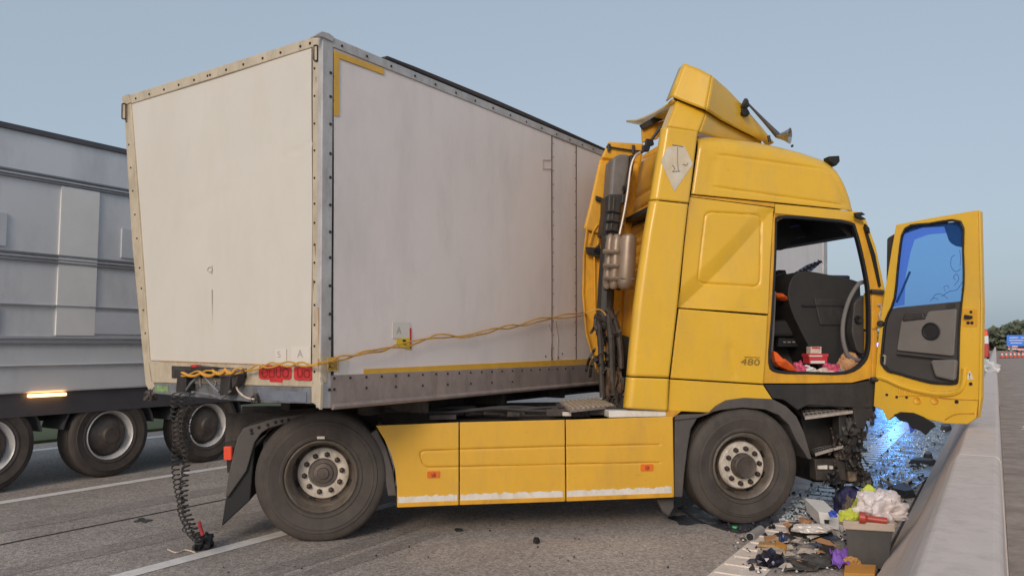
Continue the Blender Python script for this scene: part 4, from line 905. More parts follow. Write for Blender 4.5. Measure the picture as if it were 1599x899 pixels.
# broken steering column and blue-black ribbed vent grille
crumple(PT.P(1222, 437, .9)-UP*.06, .18, .12, .13, 9, rough=.5).build('torn_foam', MESHB, tk)
MB().tube([PT.P(x, y, .8) for x, y in ((1214, 436), (1227, 436), (1230, 429))], .02, 8).build('column_stalk', MESHB, tk, smooth=True)
crumple(PT.P(1270, 436, .75)-UP*.05, .08, .08, .10, 12, rough=.3).build('column_boss', BLK, tk, smooth=True)
gr = flat([(1232, 434), (1243, 425), (1262, 413), (1283, 406), (1284, 409), (1268, 423), (1250, 433), (1238, 438)], PT, .7, .03).build('broken_vent_grille', mat('blue_grey_plastic', (.10, .13, .22), .35, var=.3, vscale=20), tk, bevel=.004)
mb = MB()
for k in range(8):
    t = k/7; x, y = 1240+40*t, 430-21*t; mb.tube([PT.P(x-3, y-3, .685), PT.P(x+4, y+4-3*t, .685)], .006, 5)
mb.tube([PT.P(x, y, .685) for x, y in ((1234, 436), (1256, 421), (1283, 408))], .007, 5)
mb.build('grille_rib', MESHB, gr)
# -- front wheel arch
arch_o = [(1054, 648), (1108, 646), (1120, 634), (1136, 625), (1165, 621), (1207, 623), (1228, 634), (1244, 650), (1256, 675), (1263, 700), (1268, 716)]
arch_i = [(1054, 656), (1090, 652), (1104, 645), (1125, 640), (1160, 636), (1195, 639), (1217, 648), (1233, 664), (1244, 688), (1256, 706), (1262, 716)]
n = len(arch_o); mb = MB(); A = [PT.P(x, y, .0) for x, y in arch_o]; B = [PT.P(x, y, .0) for x, y in arch_i]; A2 = [p+TV*.45 for p in A]; B2 = [p+TV*.45 for p in B]
mb.add(A+B+A2+B2, [f for i in range(n-1) for f in ([i, i+1, n+i+1, n+i], [2*n+i, 3*n+i, 3*n+i+1, 2*n+i+1], [i, 2*n+i, 2*n+i+1, i+1], [n+i, n+i+1, 3*n+i+1, 3*n+i])])
mb.build('front_wheel_arch', FEND, tk, bevel=.006)
flat([(1054, 652), (1092, 648), (1079, 670), (1074, 700), (1069, 740), (1066, 776), (1053, 776)], PT, .02, .35).build('front_fender_flap', FEND, tk, bevel=.01)
# -- step well below the door
stp = [(1193, 600), (1262, 600), (1330, 599), (1368, 592), (1367, 640), (1360, 654), (1348, 656), (1340, 680), (1344, 715), (1342, 752), (1325, 755), (1272, 752), (1272, 716), (1262, 700), (1250, 650), (1228, 625)]
flat(stp, PT, .38, .5).build('step_well', BLK, tk)
flat([(1193, 600), (1262, 600), (1330, 599), (1368, 592), (1367, 630), (1358, 640), (1330, 636), (1262, 632), (1246, 640), (1224, 624), (1207, 622)], PT, .06, .35).build('step_surround', BLK, tk, bevel=.008)
flat([(1332, 636), (1362, 634), (1364, 650), (1354, 655), (1350, 670), (1336, 668)], PT, .06, .1).build('torn_bumper_edge', BLK, tk, bevel=.004)
flat([(1340, 650), (1352, 655), (1345, 690), (1346, 735), (1322, 735), (1318, 700), (1330, 680)], PT, .1, .3).build('torn_bumper_edge', BLK, tk, bevel=.01)
def tread(q, o0, o1):
    a, b = PT.P(*q[0], o1), PT.P(*q[1], o1); c, d = PT.P(*q[2], o0), PT.P(*q[3], o0); o = MB().prism([a, b, c, d], UP*-.025).build('step_tread', mat('step_grey', (.42, .37, .33), .55, metal=.2, var=.25, vscale=12), tk, bevel=.004)
    mb = MB()
    for i in range(11):
        for j in range(3):
            t, s = (i+.6)/11.4, (j+.7)/3.4; p = (a*(1-t)+b*t)*(1-s)+(d*(1-t)+c*t)*s
            mb.hexa([p+TU*-.014+TV*-.012, p+TU*.014+TV*-.012, p+TU*.014+TV*.012, p+TU*-.014+TV*.012], [p+TU*-.010+TV*-.008+UP*.01, p+TU*.010+TV*-.008+UP*.01, p+TU*.010+TV*.008+UP*.01, p+TU*-.010+TV*.008+UP*.01])
    mb.build('tread_hole_dot', MESHB, o, kind='stuff')  # dark of the tread perforations put into black raised dots
def depth_z(px, py, off): return PT.P(px, py, off)[2]
tread([(1250, 637), (1327, 635), (1332, 641), (1257, 651)], .05, .3)
tread([(1268, 698), (1312, 690), (1317, 695), (1273, 708)], .05, .25)
MB().tube([PT.P(x, y, .12) for x, y in ((1253, 631), (1270, 633), (1300, 633), (1318, 637))], .012, 6).build('step_lip', FEND, tk, smooth=True)
for q, m in (([(1310, 645), (1322, 640), (1326, 700), (1330, 722), (1312, 720)], BLK), ([(1322, 716), (1340, 714), (1345, 740), (1341, 752), (1326, 752)], mat('scuffed_bracket', (.22, .17, .13), .6, metal=.2, var=.6, vscale=14)), ([(1272, 716), (1320, 716), (1322, 750), (1275, 750)], CHAS)): flat(q, PT, .12, .12).build('bent_bracket', m, tk, bevel=.01)
flat([(1278, 727), (1292, 726), (1292, 732), (1278, 732)], PT, .1, .02).build('white_tag', TAPE, tk)
flat([(1296, 727), (1301, 727), (1301, 732), (1296, 732)], PT, .1, .02).build('white_tag', TAPE, tk)
mb = MB()
for s in ([(1343, 655), (1352, 662), (1354, 674), (1346, 681), (1338, 680)], [(1338, 668), (1346, 674), (1343, 682), (1335, 678)], [(1339, 684), (1340, 700), (1345, 716)], [(1343, 628), (1332, 648), (1320, 664)], [(1300, 722), (1290, 740), (1285, 758)], [(1310, 742), (1305, 770), (1312, 788)], [(1340, 735), (1352, 742), (1350, 760)], [(1330, 700), (1345, 725), (1352, 752)], [(1288, 745), (1286, 758)]):
    mb.tube([PT.P(x, y, .15) for x, y in smooth_pts(s, 5)], .009, 6)
mb.build('dangling_cable', BLK, tk, smooth=True)
MB().tube([PT.P(x, y, .13) for x, y in ((1346, 624), (1331, 650), (1321, 665))], .010, 6).build('pale_rod', PIPE, tk)
for i, (x, y) in enumerate(((1342, 742), (1350, 752), (1305, 752), (1334, 728))): crumple(PT.P(x, y, .2)-UP*.05, .05, .06, .1, 20+i, rough=.7).build('broken_plastic', MESHB, tk)
rr = random.Random(21); mb = MB()
for k in range(22):
    x, y = rr.uniform(1296, 1346), rr.uniform(660, 742); dx, dy = rr.uniform(-14, 14), rr.uniform(6, 30)
    mb.tube([PT.P(a, b, rr.uniform(.03, .14)) for a, b in smooth_pts([(x, y), (x+dx*.5+rr.uniform(-5, 5), y+dy*.4), (x+dx, y+dy)], 4)], rr.uniform(.005, .014), 6)
mb.build('torn_wiring', CHAS, tk, smooth=True)
for i, (x, y, q_) in enumerate(((1328, 668, .09), (1338, 694, .08), (1316, 706, .08), (1346, 748, .09), (1300, 744, .07), (1357, 646, .06), (1344, 676, .06))): crumple(PT.P(x, y, .12)-UP*.06, q_*.7, .06, q_*1.5, 60+i, rough=.5).build('torn_panel_scrap', (BLK, MESHB, CHAS)[i % 3], tk)
MB().box(IN, (4.3, .55, .72), (4.95, 2.3, 1.2)).build('engine_bay', MESHB, tk, bevel=.03)
# ---------------------------------------------------------------- open door: part of the tractor, on its hinge
hz = PT.P(1370, 540, 0); d7 = ray(1527, 540); fz = C0+d7*6.60/d7[1]
DD = fz-hz; DD[2] = 0; DD /= np.linalg.norm(DD); DN = np.array([-DD[1], DD[0], 0])
if DN[1] < 0: DN = -DN
PDR = Plane([hz[0], hz[1], 0], DN)
dO = [(1399, 351), (1450, 341), (1527, 328), (1530, 400), (1531, 480), (1530, 560), (1528, 620), (1524, 652), (1510, 662), (1478, 661), (1450, 655), (1430, 648), (1405, 643), (1386, 656), (1378, 640), (1364, 634), (1366, 600), (1370, 540), (1374, 500), (1384, 440), (1392, 390)]
dI = [(1412, 356), (1450, 348), (1500, 345), (1504, 390), (1505, 440), (1502, 470), (1498, 520), (1496, 590), (1490, 600), (1470, 600), (1450, 598), (1420, 590), (1400, 584), (1385, 580), (1376, 570), (1374, 565), (1375, 550), (1377, 530), (1381, 500), (1395, 465), (1402, 400)]
dO, dI = dense(dO, 3, False), dense(dI, 3, True)
door = MB().ring([PDR.P(x, y) for x, y in dO], [PDR.P(x, y) for x, y in dI], DN*.05).build('door', YEL, tk, bevel=.006, label='open yellow driver door swung forward with blue tinted window')
mb = MB().ring([PDR.P(x+(1450-x)*.0, y+(470-y)*.0, -.02) for x, y in dI], [PDR.P(x+(1450-x)*.045, y+(470-y)*.025, -.02) for x, y in dI], DN*.03); mb.build('door_seal', MESHB, door, bevel=.006)
winO = [(1410, 358), (1502, 346), (1503, 467), (1390, 482), (1398, 440), (1404, 390)]
wq = rquad([(1411, 357), (1502, 346), (1504, 478), (1392, 492)], 9, 5)
flat([tuple(p) for p in wq], PDR, .02, .006).build('window', GLB, door)
flat([(1412, 358), (1500, 347), (1501, 362), (1450, 366), (1428, 374), (1422, 392), (1414, 430), (1412, 476), (1395, 479), (1403, 400)], PDR, .03, .004).build('window_tint_band', mat_tint(), door)
mb = MB()     # swirl decals on the glass
for s in ([(1491, 480-82), (1486, 402), (1485, 415), (1492, 424), (1500, 420)], [(1456, 466), (1462, 459), (1472, 460), (1480, 466)], [(1470, 463), (1482, 455), (1494, 452), (1503, 440)], [(1490, 445), (1497, 436), (1494, 428), (1489, 432), (1492, 437)], [(1452, 470), (1459, 465), (1466, 468)], [(1498, 390), (1500, 402), (1499, 415)], [(1476, 455), (1474, 448), (1480, 446), (1482, 451)]):
    mb.tube([PDR.P(x, y, .016) for x, y in smooth_pts(s, 6)], .0024, 4)
mb.build('window_swirl', mat('decal_blue', (.06, .16, .5), .4), door)
flat([(1380, 486), (1400, 480), (1502, 470), (1500, 520), (1497, 590), (1494, 600), (1470, 599), (1420, 588), (1385, 578), (1377, 566), (1378, 530)], PDR, .004, .045).build('trim_panel', TRIMD, door, bevel=.01)
fk = [tuple(p) for p in rquad([(1407, 500), (1445, 496), (1449, 486), (1494, 482), (1489, 556), (1400, 547)], 3, 3)]
flat(fk, PDR, -.018, .03).build('trim_inset', TRIMG, door, bevel=.008)
MB().lathe([(.0, .075), (-.012, .078), (-.016, .068), (-.008, .06), (-.008, .001)], PDR.P(1454.5, 517, -.018), DN, 28).build('speaker', MESHB, door, smooth=True)
flat([(1411, 491), (1441, 489), (1445, 498), (1409, 502)], PDR, -.03, .03).build('door_pull', BLK, door, bevel=.01)
flat([tuple(p) for p in rquad([(1452, 562), (1494, 561), (1491, 595), (1460, 588)], 4, 3)], PDR, -.05, .07).build('door_pocket', TRIMG, door, bevel=.02)
flat([(1400, 549), (1490, 560), (1490, 563), (1400, 553)], PDR, -.035, .05).build('armrest_edge', TRIMD, door, bevel=.006)
MB().ring([PDR.P(x, y, -.012) for x, y in rquad([(1375, 553), (1383, 554), (1382, 570), (1374, 568)], 2, 3)], [PDR.P(x, y, -.012) for x, y in rquad([(1377, 556), (1381, 556.5), (1380, 567), (1376.5, 566)], 1, 3)], DN*.02).build('door_handle', PIPE, door)
flat([(1478, 475), (1491, 473), (1491, 479), (1478, 481)], PDR, -.004, .02).build('window_switch', BLK, door)
MB().lathe([(0, .03), (-.03, .028), (-.035, .001)], PDR.P(1376, 505, -.0), DN, 14).build('door_stop', BLK, door, smooth=True)
# latch, screws, holes
flat([tuple(p) for p in rquad([(1503, 482), (1526, 482), (1526, 510), (1503, 510)], 2, 3)], PDR, -.003, .01).build('latch_plate', YEL2, door)
flat([(1505, 491), (1517, 493), (1517, 497), (1505, 498)], PDR, -.03, .03).build('latch', MESHB, door, bevel=.006)
mb = MB()
for x, y, r in ((1516.5, 487, .012), (1512, 504, .014), (1518, 504, .014), (1516, 599, .014), (1385, 616, .012), (1400.5, 619.5, .012), (1416, 620, .012), (1494, 627, .016), (1503, 452, .008)):
    mb.lathe([(-.004, .001), (-.006, r), (.01, r)], PDR.P(x, y, .0), DN, 12)
mb.build('door_hole', MESHB, door, kind='stuff')
for x, w_ in ((1433, 4), (1460, 6)): MB().lathe([(.0, .001), (-.004, .022), (-.009, .03), (.0, .036)], PDR.P(x, 625, 0), DN, 16).build('door_pressing', YEL2, door, smooth=True)
# rolled ledge and pressed ribs under the trim
led = smooth_pts([(1371, 588), (1385, 592), (1410, 603), (1440, 611), (1470, 615), (1493, 612), (1504, 600), (1507, 575)], 5)
MB().tube([PDR.P(x, y, .0) for x, y in led], .025, 8).build('door_ledge', YEL, door, smooth=True)
mb = MB()
for k in range(6): mb.tube([PDR.P(1404+k*4, 606+k*.9, -.0), PDR.P(1404+k*4, 614+k*.4, -.0)], .006, 6)
mb.build('door_rib', YEL2, door)
MB().tube([PDR.P(x, y, 0) for x, y in smooth_pts([(1404, 618), (1440, 617), (1480, 622), (1528, 624)], 4)], .007, 6).build('door_crease', YEL2, door, smooth=True)
MB().tube([PDR.P(x, y, 0) for x, y in smooth_pts([(1476, 655), (1490, 647), (1505, 645), (1522, 645)], 4)], .007, 6).build('door_crease', YEL2, door, smooth=True)
# outer skin edge seen at the free end
flat([(1527, 328), (1530.5, 330), (1534, 480), (1532, 620), (1527, 652), (1528, 620), (1531, 480)], PDR, -.01, .06).build('door_outer_edge', YEL, door, bevel=.004)
tq = [(1514, 578), (1520, 592), (1508, 592)]; flat(tq, PDR, -.003, .004).build('warning_triangle', WST, door); txt('!', [(1513.2, 582), (1515, 582), (1515, 590.5), (1513.2, 590.5)], PDR, -.0045).build('lettering', BLACKI, door)
# torn black sheet under the door
flat([(1395, 647), (1408, 643), (1425, 644), (1440, 650), (1457, 660), (1461, 665), (1452, 671), (1445, 679), (1436, 672), (1424, 668), (1418, 660), (1404, 656)], PDR, -.03, .02).build('torn_black_lining', MESHB, door, bevel=.003)
flat([(1418, 660), (1427, 664), (1428, 672), (1422, 676)], PDR, -.02, .01).build('blue_lining_scrap', BLUM, door)
# mirrors hanging on the outside of the door
flat([tuple(p) for p in rquad([(1385, 372), (1402, 362), (1398, 392), (1392, 425), (1384, 440)], 3, 3)], PDR, .12, .12).build('mirror_housing', BLK, door, bevel=.02)
flat([tuple(p) for p in rquad([(1472, 348), (1500, 346), (1505, 372), (1495, 386), (1482, 378)], 5, 4)], PDR, .16, .12).build('mirror_housing', MESHB, door, bevel=.02)
MB().tube([PDR.P(x, y, .1) for x, y in ((1403, 365), (1440, 352), (1480, 350))], .02, 8).build('mirror_arm', MESHB, door, smooth=True)
MB().tube([PDR.P(x, y, .1) for x, y in ((1421, 424), (1408, 455), (1400, 472))], .010, 6).build('mirror_arm', MESHB, door, smooth=True)
# ================================================================ CABLES AND HOSES
def cable_pts(ph, amp):
    base = [(283, 583), (300, 584), (320, 582), (345, 581), (365, 580), (385, 576), (410, 571), (440, 568), (470, 569), (495, 566)]
    side = [(520, 562), (545, 556), (575, 550), (605, 544), (640, 536), (680, 526), (720, 524), (760, 519), (800, 509), (840, 500), (880, 493), (912, 488)]
    out = []
    for i, (x, y) in enumerate(resample(base, 60)): out.append(PF.P(x, y+amp*math.sin(x*.13+ph+2*noise.noise(Vector((x*.03, ph, 0)))), -.11 if x < 380 else -.07 if x < 485 else -.09))
    for i, (x, y) in enumerate(resample(side, 110)): out.append(PS.P(x, y+amp*.9*math.sin(x*.062+ph+2*noise.noise(Vector((x*.02, ph, 0))))+3*noise.noise(Vector((x*.015, ph*3, 5))), -.05-.012*math.sin(x*.062+ph+1.6)))
    for x, y in resample([(916, 488), (925, 485), (933, 482), (941, 485), (946, 492)], 8): out.append(PK.P(x, y, .0))
    return out
cb = thing('electric_cable', 'yellow electric cable stretched across the trailer front and side to the cab', 'cable', PF.P(283, 583, -.11))
MB().tube(cable_pts(0, 3.6), .0068, 7).build('cable_strand', CABLE, cb, smooth=True)
MB().tube(cable_pts(2.6, 3.9), .0068, 7).build('cable_strand', CABLE, cb, smooth=True)
mb = MB()
for xa, xb, ya, dp_ in ((286, 314, 582, 5), (313, 338, 582, 5), (332, 352, 578, 6), (351, 368, 576, 7)):
    mb.tube([PF.P(xa+(xb-xa)*t, ya+dp_*math.sin(math.pi*t), -.13) for t in np.linspace(0, 1, 9)], .011, 7)
mb.build('cable_loop', mat('orange_cable_bright', (.72, .34, .05), .4, var=.1), cb, smooth=True)
def coil(path, r, turns, tr_, per=12):
    P = resample([nv(p) for p in path], turns*per); out = []
    for i, p in enumerate(P):
        q = 2*math.pi*i/per; wb_ = noise.noise_vector(Vector((p[2]*3.1, r*90, turns))); rr_ = r*(1+.25*noise.noise(Vector((p[2]*9, turns, 0)))); out.append(np.array(p)+np.array([math.cos(q)*rr_+.035*wb_[0], math.sin(q)*rr_+.03*wb_[1], 0.006*math.sin(q)]))
    return MB().tube(out, tr_, 5)
def hp(x, y, off=-.2): return PF.P(x, y, off)
gnd = atz(318, 855, .02)
for i, (pts, lab, turns) in enumerate((
    ([hp(276, 612), hp(274, 700), hp(273, 760), hp(281, 800), hp(297, 832), hp(312, 846)], 'black coiled air hose hanging nearest the left from the trailer front', 34),
    ([hp(285, 612, -.17), hp(285, 700, -.17), hp(286, 750, -.17), hp(292, 800, -.17), hp(305, 838, -.17)], 'black coiled air hose hanging between the other two coiled hoses', 30),
    ([hp(297, 612, -.12), hp(295, 690, -.12), hp(290, 740, -.13), hp(288, 790, -.14), hp(294, 830, -.15)], 'thin sparse black coiled hose hanging nearest the yellow tractor', 17))):
    P = [np.array(p) for p in pts]
    for p in P: p[2] = max(p[2], .05)
    o = coil(P, .027 if i < 2 else .022, turns, .0058 if i < 2 else .0045).build('coiled_air_hose', BLK, smooth=True)
    tag(o, lab, 'air hose', 'coiled air hoses hanging from the trailer front')
hc = thing('hose_coupling', 'black hose coupling with a red tag lying on the lane line', 'coupling', gnd)
gp = atz(318, 856, 0.0)
crumple(gp, .06, .07, .10, 3, rough=.4).build('coupling_body', MESHB, hc, smooth=True)
MB().tube([gp+np.array([-.06, .02, .09]), gp+np.array([-.0, .0, .06])], .026, 10).build('coupling_collar', BLK, hc, smooth=True)
MB().tube([gp+np.array([-.055, .03, .2]), gp+np.array([-.01, .0, .1])], .014, 8).build('red_tag', REDP, hc, smooth=True)
o = MB().tube([atz(x, y, .01) for x, y in smooth_pts([(262, 857), (275, 862), (290, 858), (305, 862)], 5)], .006, 6).build('snapped_cable_end', PAP, smooth=True); tag(o, 'short pale snapped wire lying left of the hose coupling', 'wire')
# ================================================================ PASSING LORRY
LAT = -9.1
ly = thing('passing_lorry', 'grey slab-sided lorry trailer passing behind the white box trailer', 'lorry', GL(LAT-1.2, 5, 0), math.pi/2-RA)
def LL(y, a, z): return GL(LAT-y, a, z)
MB().box(LL, (.02, -2, 1.06), (2.5, 15, 4.0)).build('lorry_body', LGREY, ly, bevel=.02)
for z0, z1, m in ((3.95, 4.01, LRAIL), (3.50, 3.52, LSOFT), (3.46, 3.475, LRAILL), (3.43, 3.44, LSOFT), (2.60, 2.62, LSOFT), (2.56, 2.575, LRAILL), (2.52, 2.535, LSOFT), (2.03, 2.045, LRAILL), (1.66, 1.69, LRAILL), (1.60, 1.62, LSOFT), (1.36, 1.37, LDARK)):
    MB().box(LL, (-.015, -1.99, z0), (.03, 14.99, z1)).build('body_rail', m, ly, bevel=.003)
for z0, z1, segs in ((2.66, 3.02, ((3.4, 4.28), (5.6, 6.4))), (2.06, 2.5, ((2.2, 3.3),)), (1.72, 1.98, ((3.2, 4.25), (5.3, 6.4)))):
    for a0, a1 in segs: MB().box(LL, (-.002, a0, z0), (.03, a1, z1)).build('louvre_panel', LDARK, ly)
MB().box(LL, (-.003, 4.85, 1.7), (.03, 5.30, 3.42)).build('pale_body_panel', mat('lorry_pale', (.76, .74, .72), .4, var=.05), ly)
MB().box(LL, (.06, -2, .80), (.16, 15, 1.058)).build('side_guard', LRAIL, ly)
MB().box(LL, (.5, -2, .7), (2.0, 15, 1.05)).build('lorry_chassis', MESHB, ly)
MB().box(LL, (-.01, 4.60, 1.01), (.08, 5.00, 1.045)).build('lit_side_lamp', LIT, ly, bevel=.008)
for a in (4.22, 5.60, 6.98, 12.0):
    h = wheel(ly, LL(.08, a, .5), -RB, .5, 'rear', simple=True, rimr=.30)
    arc = MB(); vs = []
    for i in range(15):
        q = math.radians(10+160*i/14); vs += [LL(.1, a+math.cos(q)*.58, .52+math.sin(q)*.56), LL(.55, a+math.cos(q)*.58, .52+math.sin(q)*.56)]
    arc.add(vs, [[2*i, 2*i+1, 2*i+3, 2*i+2] for i in range(14)]).build('mudguard', LRAIL, ly, solid=.02)
# ================================================================ BACKGROUND
mb = MB(); rr = random.Random(5)
def treeline(al, lat0, lat1, hbase, hvar, cnt, sz):
    for k in range(cnt):
        lat = rr.uniform(lat0, lat1); a = al+rr.uniform(-10, 14)+lat*.05; h = hbase(lat)+hvar*noise.noise(Vector((lat*.08, al, 0)))+1.2*noise.noise(Vector((lat*.4, al, 1)))
        z = rr.random()**.8*h; s = sz*(.6+rr.random()*.8); p = GL(lat, a, z)
        q1 = Vector((rr.uniform(-1, 1), rr.uniform(-1, 1), rr.uniform(-1, 1))).normalized()*s; q2 = q1.orthogonal().normalized()*s
        mb.add([p-np.array(q1)-np.array(q2)*.6, p+np.array(q1)-np.array(q2), p+np.array(q1)*.8+np.array(q2), p-np.array(q1)+np.array(q2)*.9], [[0, 1, 2, 3]])
treeline(230, -90, 120, lambda l: 4.6+max(0, min(4, (l+6)*.17)), 1.0, 26000, .5)
o = mb.build('distant_wood', LEAF); o['kind'] = 'stuff'; o['label'] = 'dark green wooded ridge on the right horizon'; o['category'] = 'trees'
g = MB(); vs = []
for i in range(41):
    lat = -200+i*10; h = 3.2+max(0, min(3, (lat+6)*.15)); vs += [GL(lat, 225, 0), GL(lat, 246, h*.8), GL(lat, 330, h)]
g.add(vs, [[3*i+k, 3*i+k+1, 3*i+4+k, 3*i+3+k] for i in range(40) for k in (0, 1)])
struct(g.build('hill', mat('hill_green', (.045, .06, .03), .95, var=.4, vscale=.3)))
# blue lorry side with white lettering-like panels, red and white vehicles
def bgveh(name, label, cat, lat, al, L, Wd, Hh, body, cabm, band=None):
    t = thing(name, label, cat, GL(lat, al, 0), math.pi/2-RA)
    f = lambda x, y, z: GL(lat+x, al+y, z)
    tall = Hh > 2.2; zb = Hh if tall else Hh*.62
    MB().box(f, (-L/2, 0, .32), (L/2, Wd, zb)).build('body', body, t, bevel=.08)
    if not tall:
        a, b = .12, .22*Wd; MB().hexa([f(-L/2+.05, a, zb), f(L/2-.05, a, zb), f(L/2-.2, a+.45, Hh), f(-L/2+.2, a+.45, Hh)], [f(-L/2+.05, Wd-b*1.2, zb), f(L/2-.05, Wd-b*1.2, zb), f(L/2-.2, Wd-b*2, Hh), f(-L/2+.2, Wd-b*2, Hh)]).build('cabin', mat('dark_glass', (.03, .04, .05), .1), t, bevel=.03)
        MB().box(f, (-L/2+.2, .5, Hh-.01), (L/2-.2, Wd-b*2, Hh+.03)).build('roof', body, t, bevel=.02)
    else: MB().box(f, (-L/2+.3, -.02, Hh*.62), (L/2-.3, 0.02, Hh*.85)).build('window', mat('dark_glass', (.03, .04, .05), .1), t)
    if band: MB().box(f, (-L/2-.005, -.015, zb*.55), (L/2+.005, Wd+.01, zb*.8)).build('stripe', band, t)
    for y in (.7, Wd-.75):
        for x in (-L/2-.02, L/2-.2): MB().tube([f(x, y, .33), f(x+.22, y, .33)], .33, 20).build('wheel', TYRE, t)
    for x in (-L/2+.18, L/2-.18): MB().box(f, (x-.12, -.02, zb*.82), (x+.12, .02, zb*.95)).build('tail_lamp', REDL, t)
    return t
WHV = mat('white_vehicle', (.7, .7, .72), .4, coat=.3); RDV = mat('red_vehicle', (.5, .04, .04), .4, coat=.3)
fe = bgveh('fire_engine', 'small red fire engine behind the barrier end at the horizon', 'fire engine', -1.9, 88, 2.6, 6, 3.0, RDV, RDV, WHV)
bgveh('rescue_van', 'white and red van standing right of the barrier end on the horizon', 'van', 3.6, 205, 2.6, 4, 2.0, WHV, WHV, RDV)
bgveh('parked_car', 'low red car farthest right on the horizon below the blue sign', 'car', 4.6, 180, 2.2, 4, 1.35, RDV, RDV, WHV)
sg = thing('motorway_sign', 'large blue motorway sign with white lettering at the right edge', 'sign', GL(11.5, 130, 0), math.pi/2-RA)
BLS = mat('blue_sign', (.03, .16, .62), .4, emit=(.05, .25, .9), estr=.15)
ps_ = Plane(GL(0, 130, 0), RD)
def sq(x0, x1, y0, y1): return [(x0, y0), (x1, y0), (x1, y1), (x0, y1)]
flat(sq(1572, 1640, 523, 540), ps_, 0, .2).build('sign_plate', BLS, sg)
mb = MB()
for x0, x1, y in ((1576, 1590, 526.5), (1576, 1598, 530.5), (1594, 1610, 526.5), (1578, 1596, 534.5)): mb.prism([ps_.P(x, yy, -.05) for x, yy in sq(x0, x1, y, y+1.2)], RD*.04)
mb.build('sign_lettering', WHV, sg)
mb = MB()
for x in (1578, 1634): mb.tube([ps_.P(x, 530, .3), np.array([*ps_.P(x, 530, .3)[:2], 0])], .15, 8)
mb.build('sign_post', GREYM, sg)
# roadside barrier across the far carriageway: red-white line of cones
cn = mat('cone_red', (.7, .08, .03), .5)
def cone(p, lab, s=.75):
    t = thing('traffic_cone', lab, 'traffic cone', p, 0, 'red cones on the far carriageway')
    MB().lathe([(0.05, .19), (s*.95, .03), (s, .001)], p, UP, 12, up=(1, 0, 0)).build('cone_body', cn, t, smooth=True)
    MB().lathe([(s*.45, .125), (s*.7, .083)], p, UP, 12, up=(1, 0, 0)).build('reflective_sleeve', WHV, t, smooth=True)
    P = np.array(p); MB().box(lambda x, y, z: P+np.array([x, y, z]), (-.23, -.23, 0), (.23, .23, .05)).build('cone_base', MESHB, t)
for i in range(6): cone(GL(.55+i*.42, 104+i*1.0, .02), ['red traffic cone nearest the barrier beyond the soil strip', 'red traffic cone second from the barrier on the horizon', 'red traffic cone third from the barrier on the horizon', 'red traffic cone third from the right on the horizon', 'red traffic cone second from the right on the horizon', 'red traffic cone farthest right on the horizon'][i])
# hi-vis bundle on the barrier far along
q = GL(-.26, 24, .885); o = crumple(q, .13, .5, .26, 31, rough=.3, sub=4).build('white_plastic_sheet', WHP, smooth=True); tag(o, 'crumpled white plastic sheet draped on the barrier beside the door edge', 'sheet')
q = GL(-.42, 20.5, .42); o = crumple(q, .12, .5, .45, 33, rough=.3, sub=4).build('hi_vis_bundle', mat('pale_hi_vis', (.62, .62, .35), .6)); tag(o, 'pale yellow bundle hanging on the barrier face below the white sheet', 'bundle')
o = crumple(GL(.5, 17.5, .02), .12, .2, .04, 34, rough=.5).build('white_scrap', WHP); tag(o, 'small white scrap lying on the soil beside the barrier', 'litter')
# blue beacon: emergency car standing behind the open door
ev = bgveh('police_car', 'white emergency car with blue beacon hidden beyond the open door', 'car', -2.9, 27, 1.8, 4.2, 1.5, WHV, WHV, BLUM)
MB().box(lambda x, y, z: GL(-2.9+x, 28.5+y, z), (-.6, 0, 1.5), (.6, .3, 1.64)).build('beacon', mat('blue_beacon', (.05, .15, .9), .3, emit=(.08, .25, 1), estr=12), ev, bevel=.03)
bl = bpy.data.lights.new('beacon_light', 'SPOT'); bl.energy = 240; bl.color = (.08, .34, 1.0); bl.shadow_soft_size = .25; bl.spot_size = math.radians(46); bl.spot_blend = .6
bo = bpy.data.objects.new('beacon_light', bl); COL.objects.link(bo); bp_ = GL(-2.9, 27.8, 1.85); bo.location = nv(bp_)
tgt = GL(-1.9, 11.5, 0); bo.rotation_euler = Vector(nv(bp_-tgt)).to_track_quat('Z', 'Y').to_euler()
# ================================================================ THINGS IN THE DOORWAY
FL = 1.316
def onfloor(px, py, z=FL): return atz(px, py, z)
def on_cab(px, off): 
    p = PT.P(px, 570, off); p[2] = FL; return p
def ocloth(pts, off, lab):
    mb = MB(); fr = [PT.P(x, y, off) for x, y in pts]; n = len(fr); bk = [p+TV*.05+UP*-.01 for p in fr]; c = sum(fr)/n-TV*.05
    mb.add(fr+bk+[c], [[i, (i+1) % n, 2*n] for i in range(n)]+[[i, n+i, n+(i+1) % n, (i+1) % n] for i in range(n)]+[list(range(2*n-1, n-1, -1))]); return tag(mb.build('orange_cloth', ORC), lab, 'cloth')
ocloth([(1208, 548), (1213, 550), (1217, 560), (1226, 560), (1236, 568), (1244, 579), (1232, 578), (1217, 571), (1211, 564)], .12, 'larger orange cloth scrap lying over the cab floor sill')
ocloth([(1210, 457), (1222, 458), (1230, 464), (1232, 469), (1224, 468), (1214, 464)], .45, 'smaller orange cloth scrap hanging at seat height in the cab')
o = flat([(1225, 472), (1232, 474), (1242, 480), (1241, 485), (1236, 484), (1232, 478)], PT, .5, .03).build('white_glove', WHP, bevel=.006); tag(o, 'small white glove hanging inside the cab below the orange scrap', 'glove')
o = flat([(1222, 466), (1236, 472), (1250, 480), (1254, 486), (1246, 494), (1236, 490), (1224, 476)], PT, .58, .05).build('black_jacket', MESHB, bevel=.01); tag(o, 'black jacket bundled behind the white glove in the cab', 'jacket')
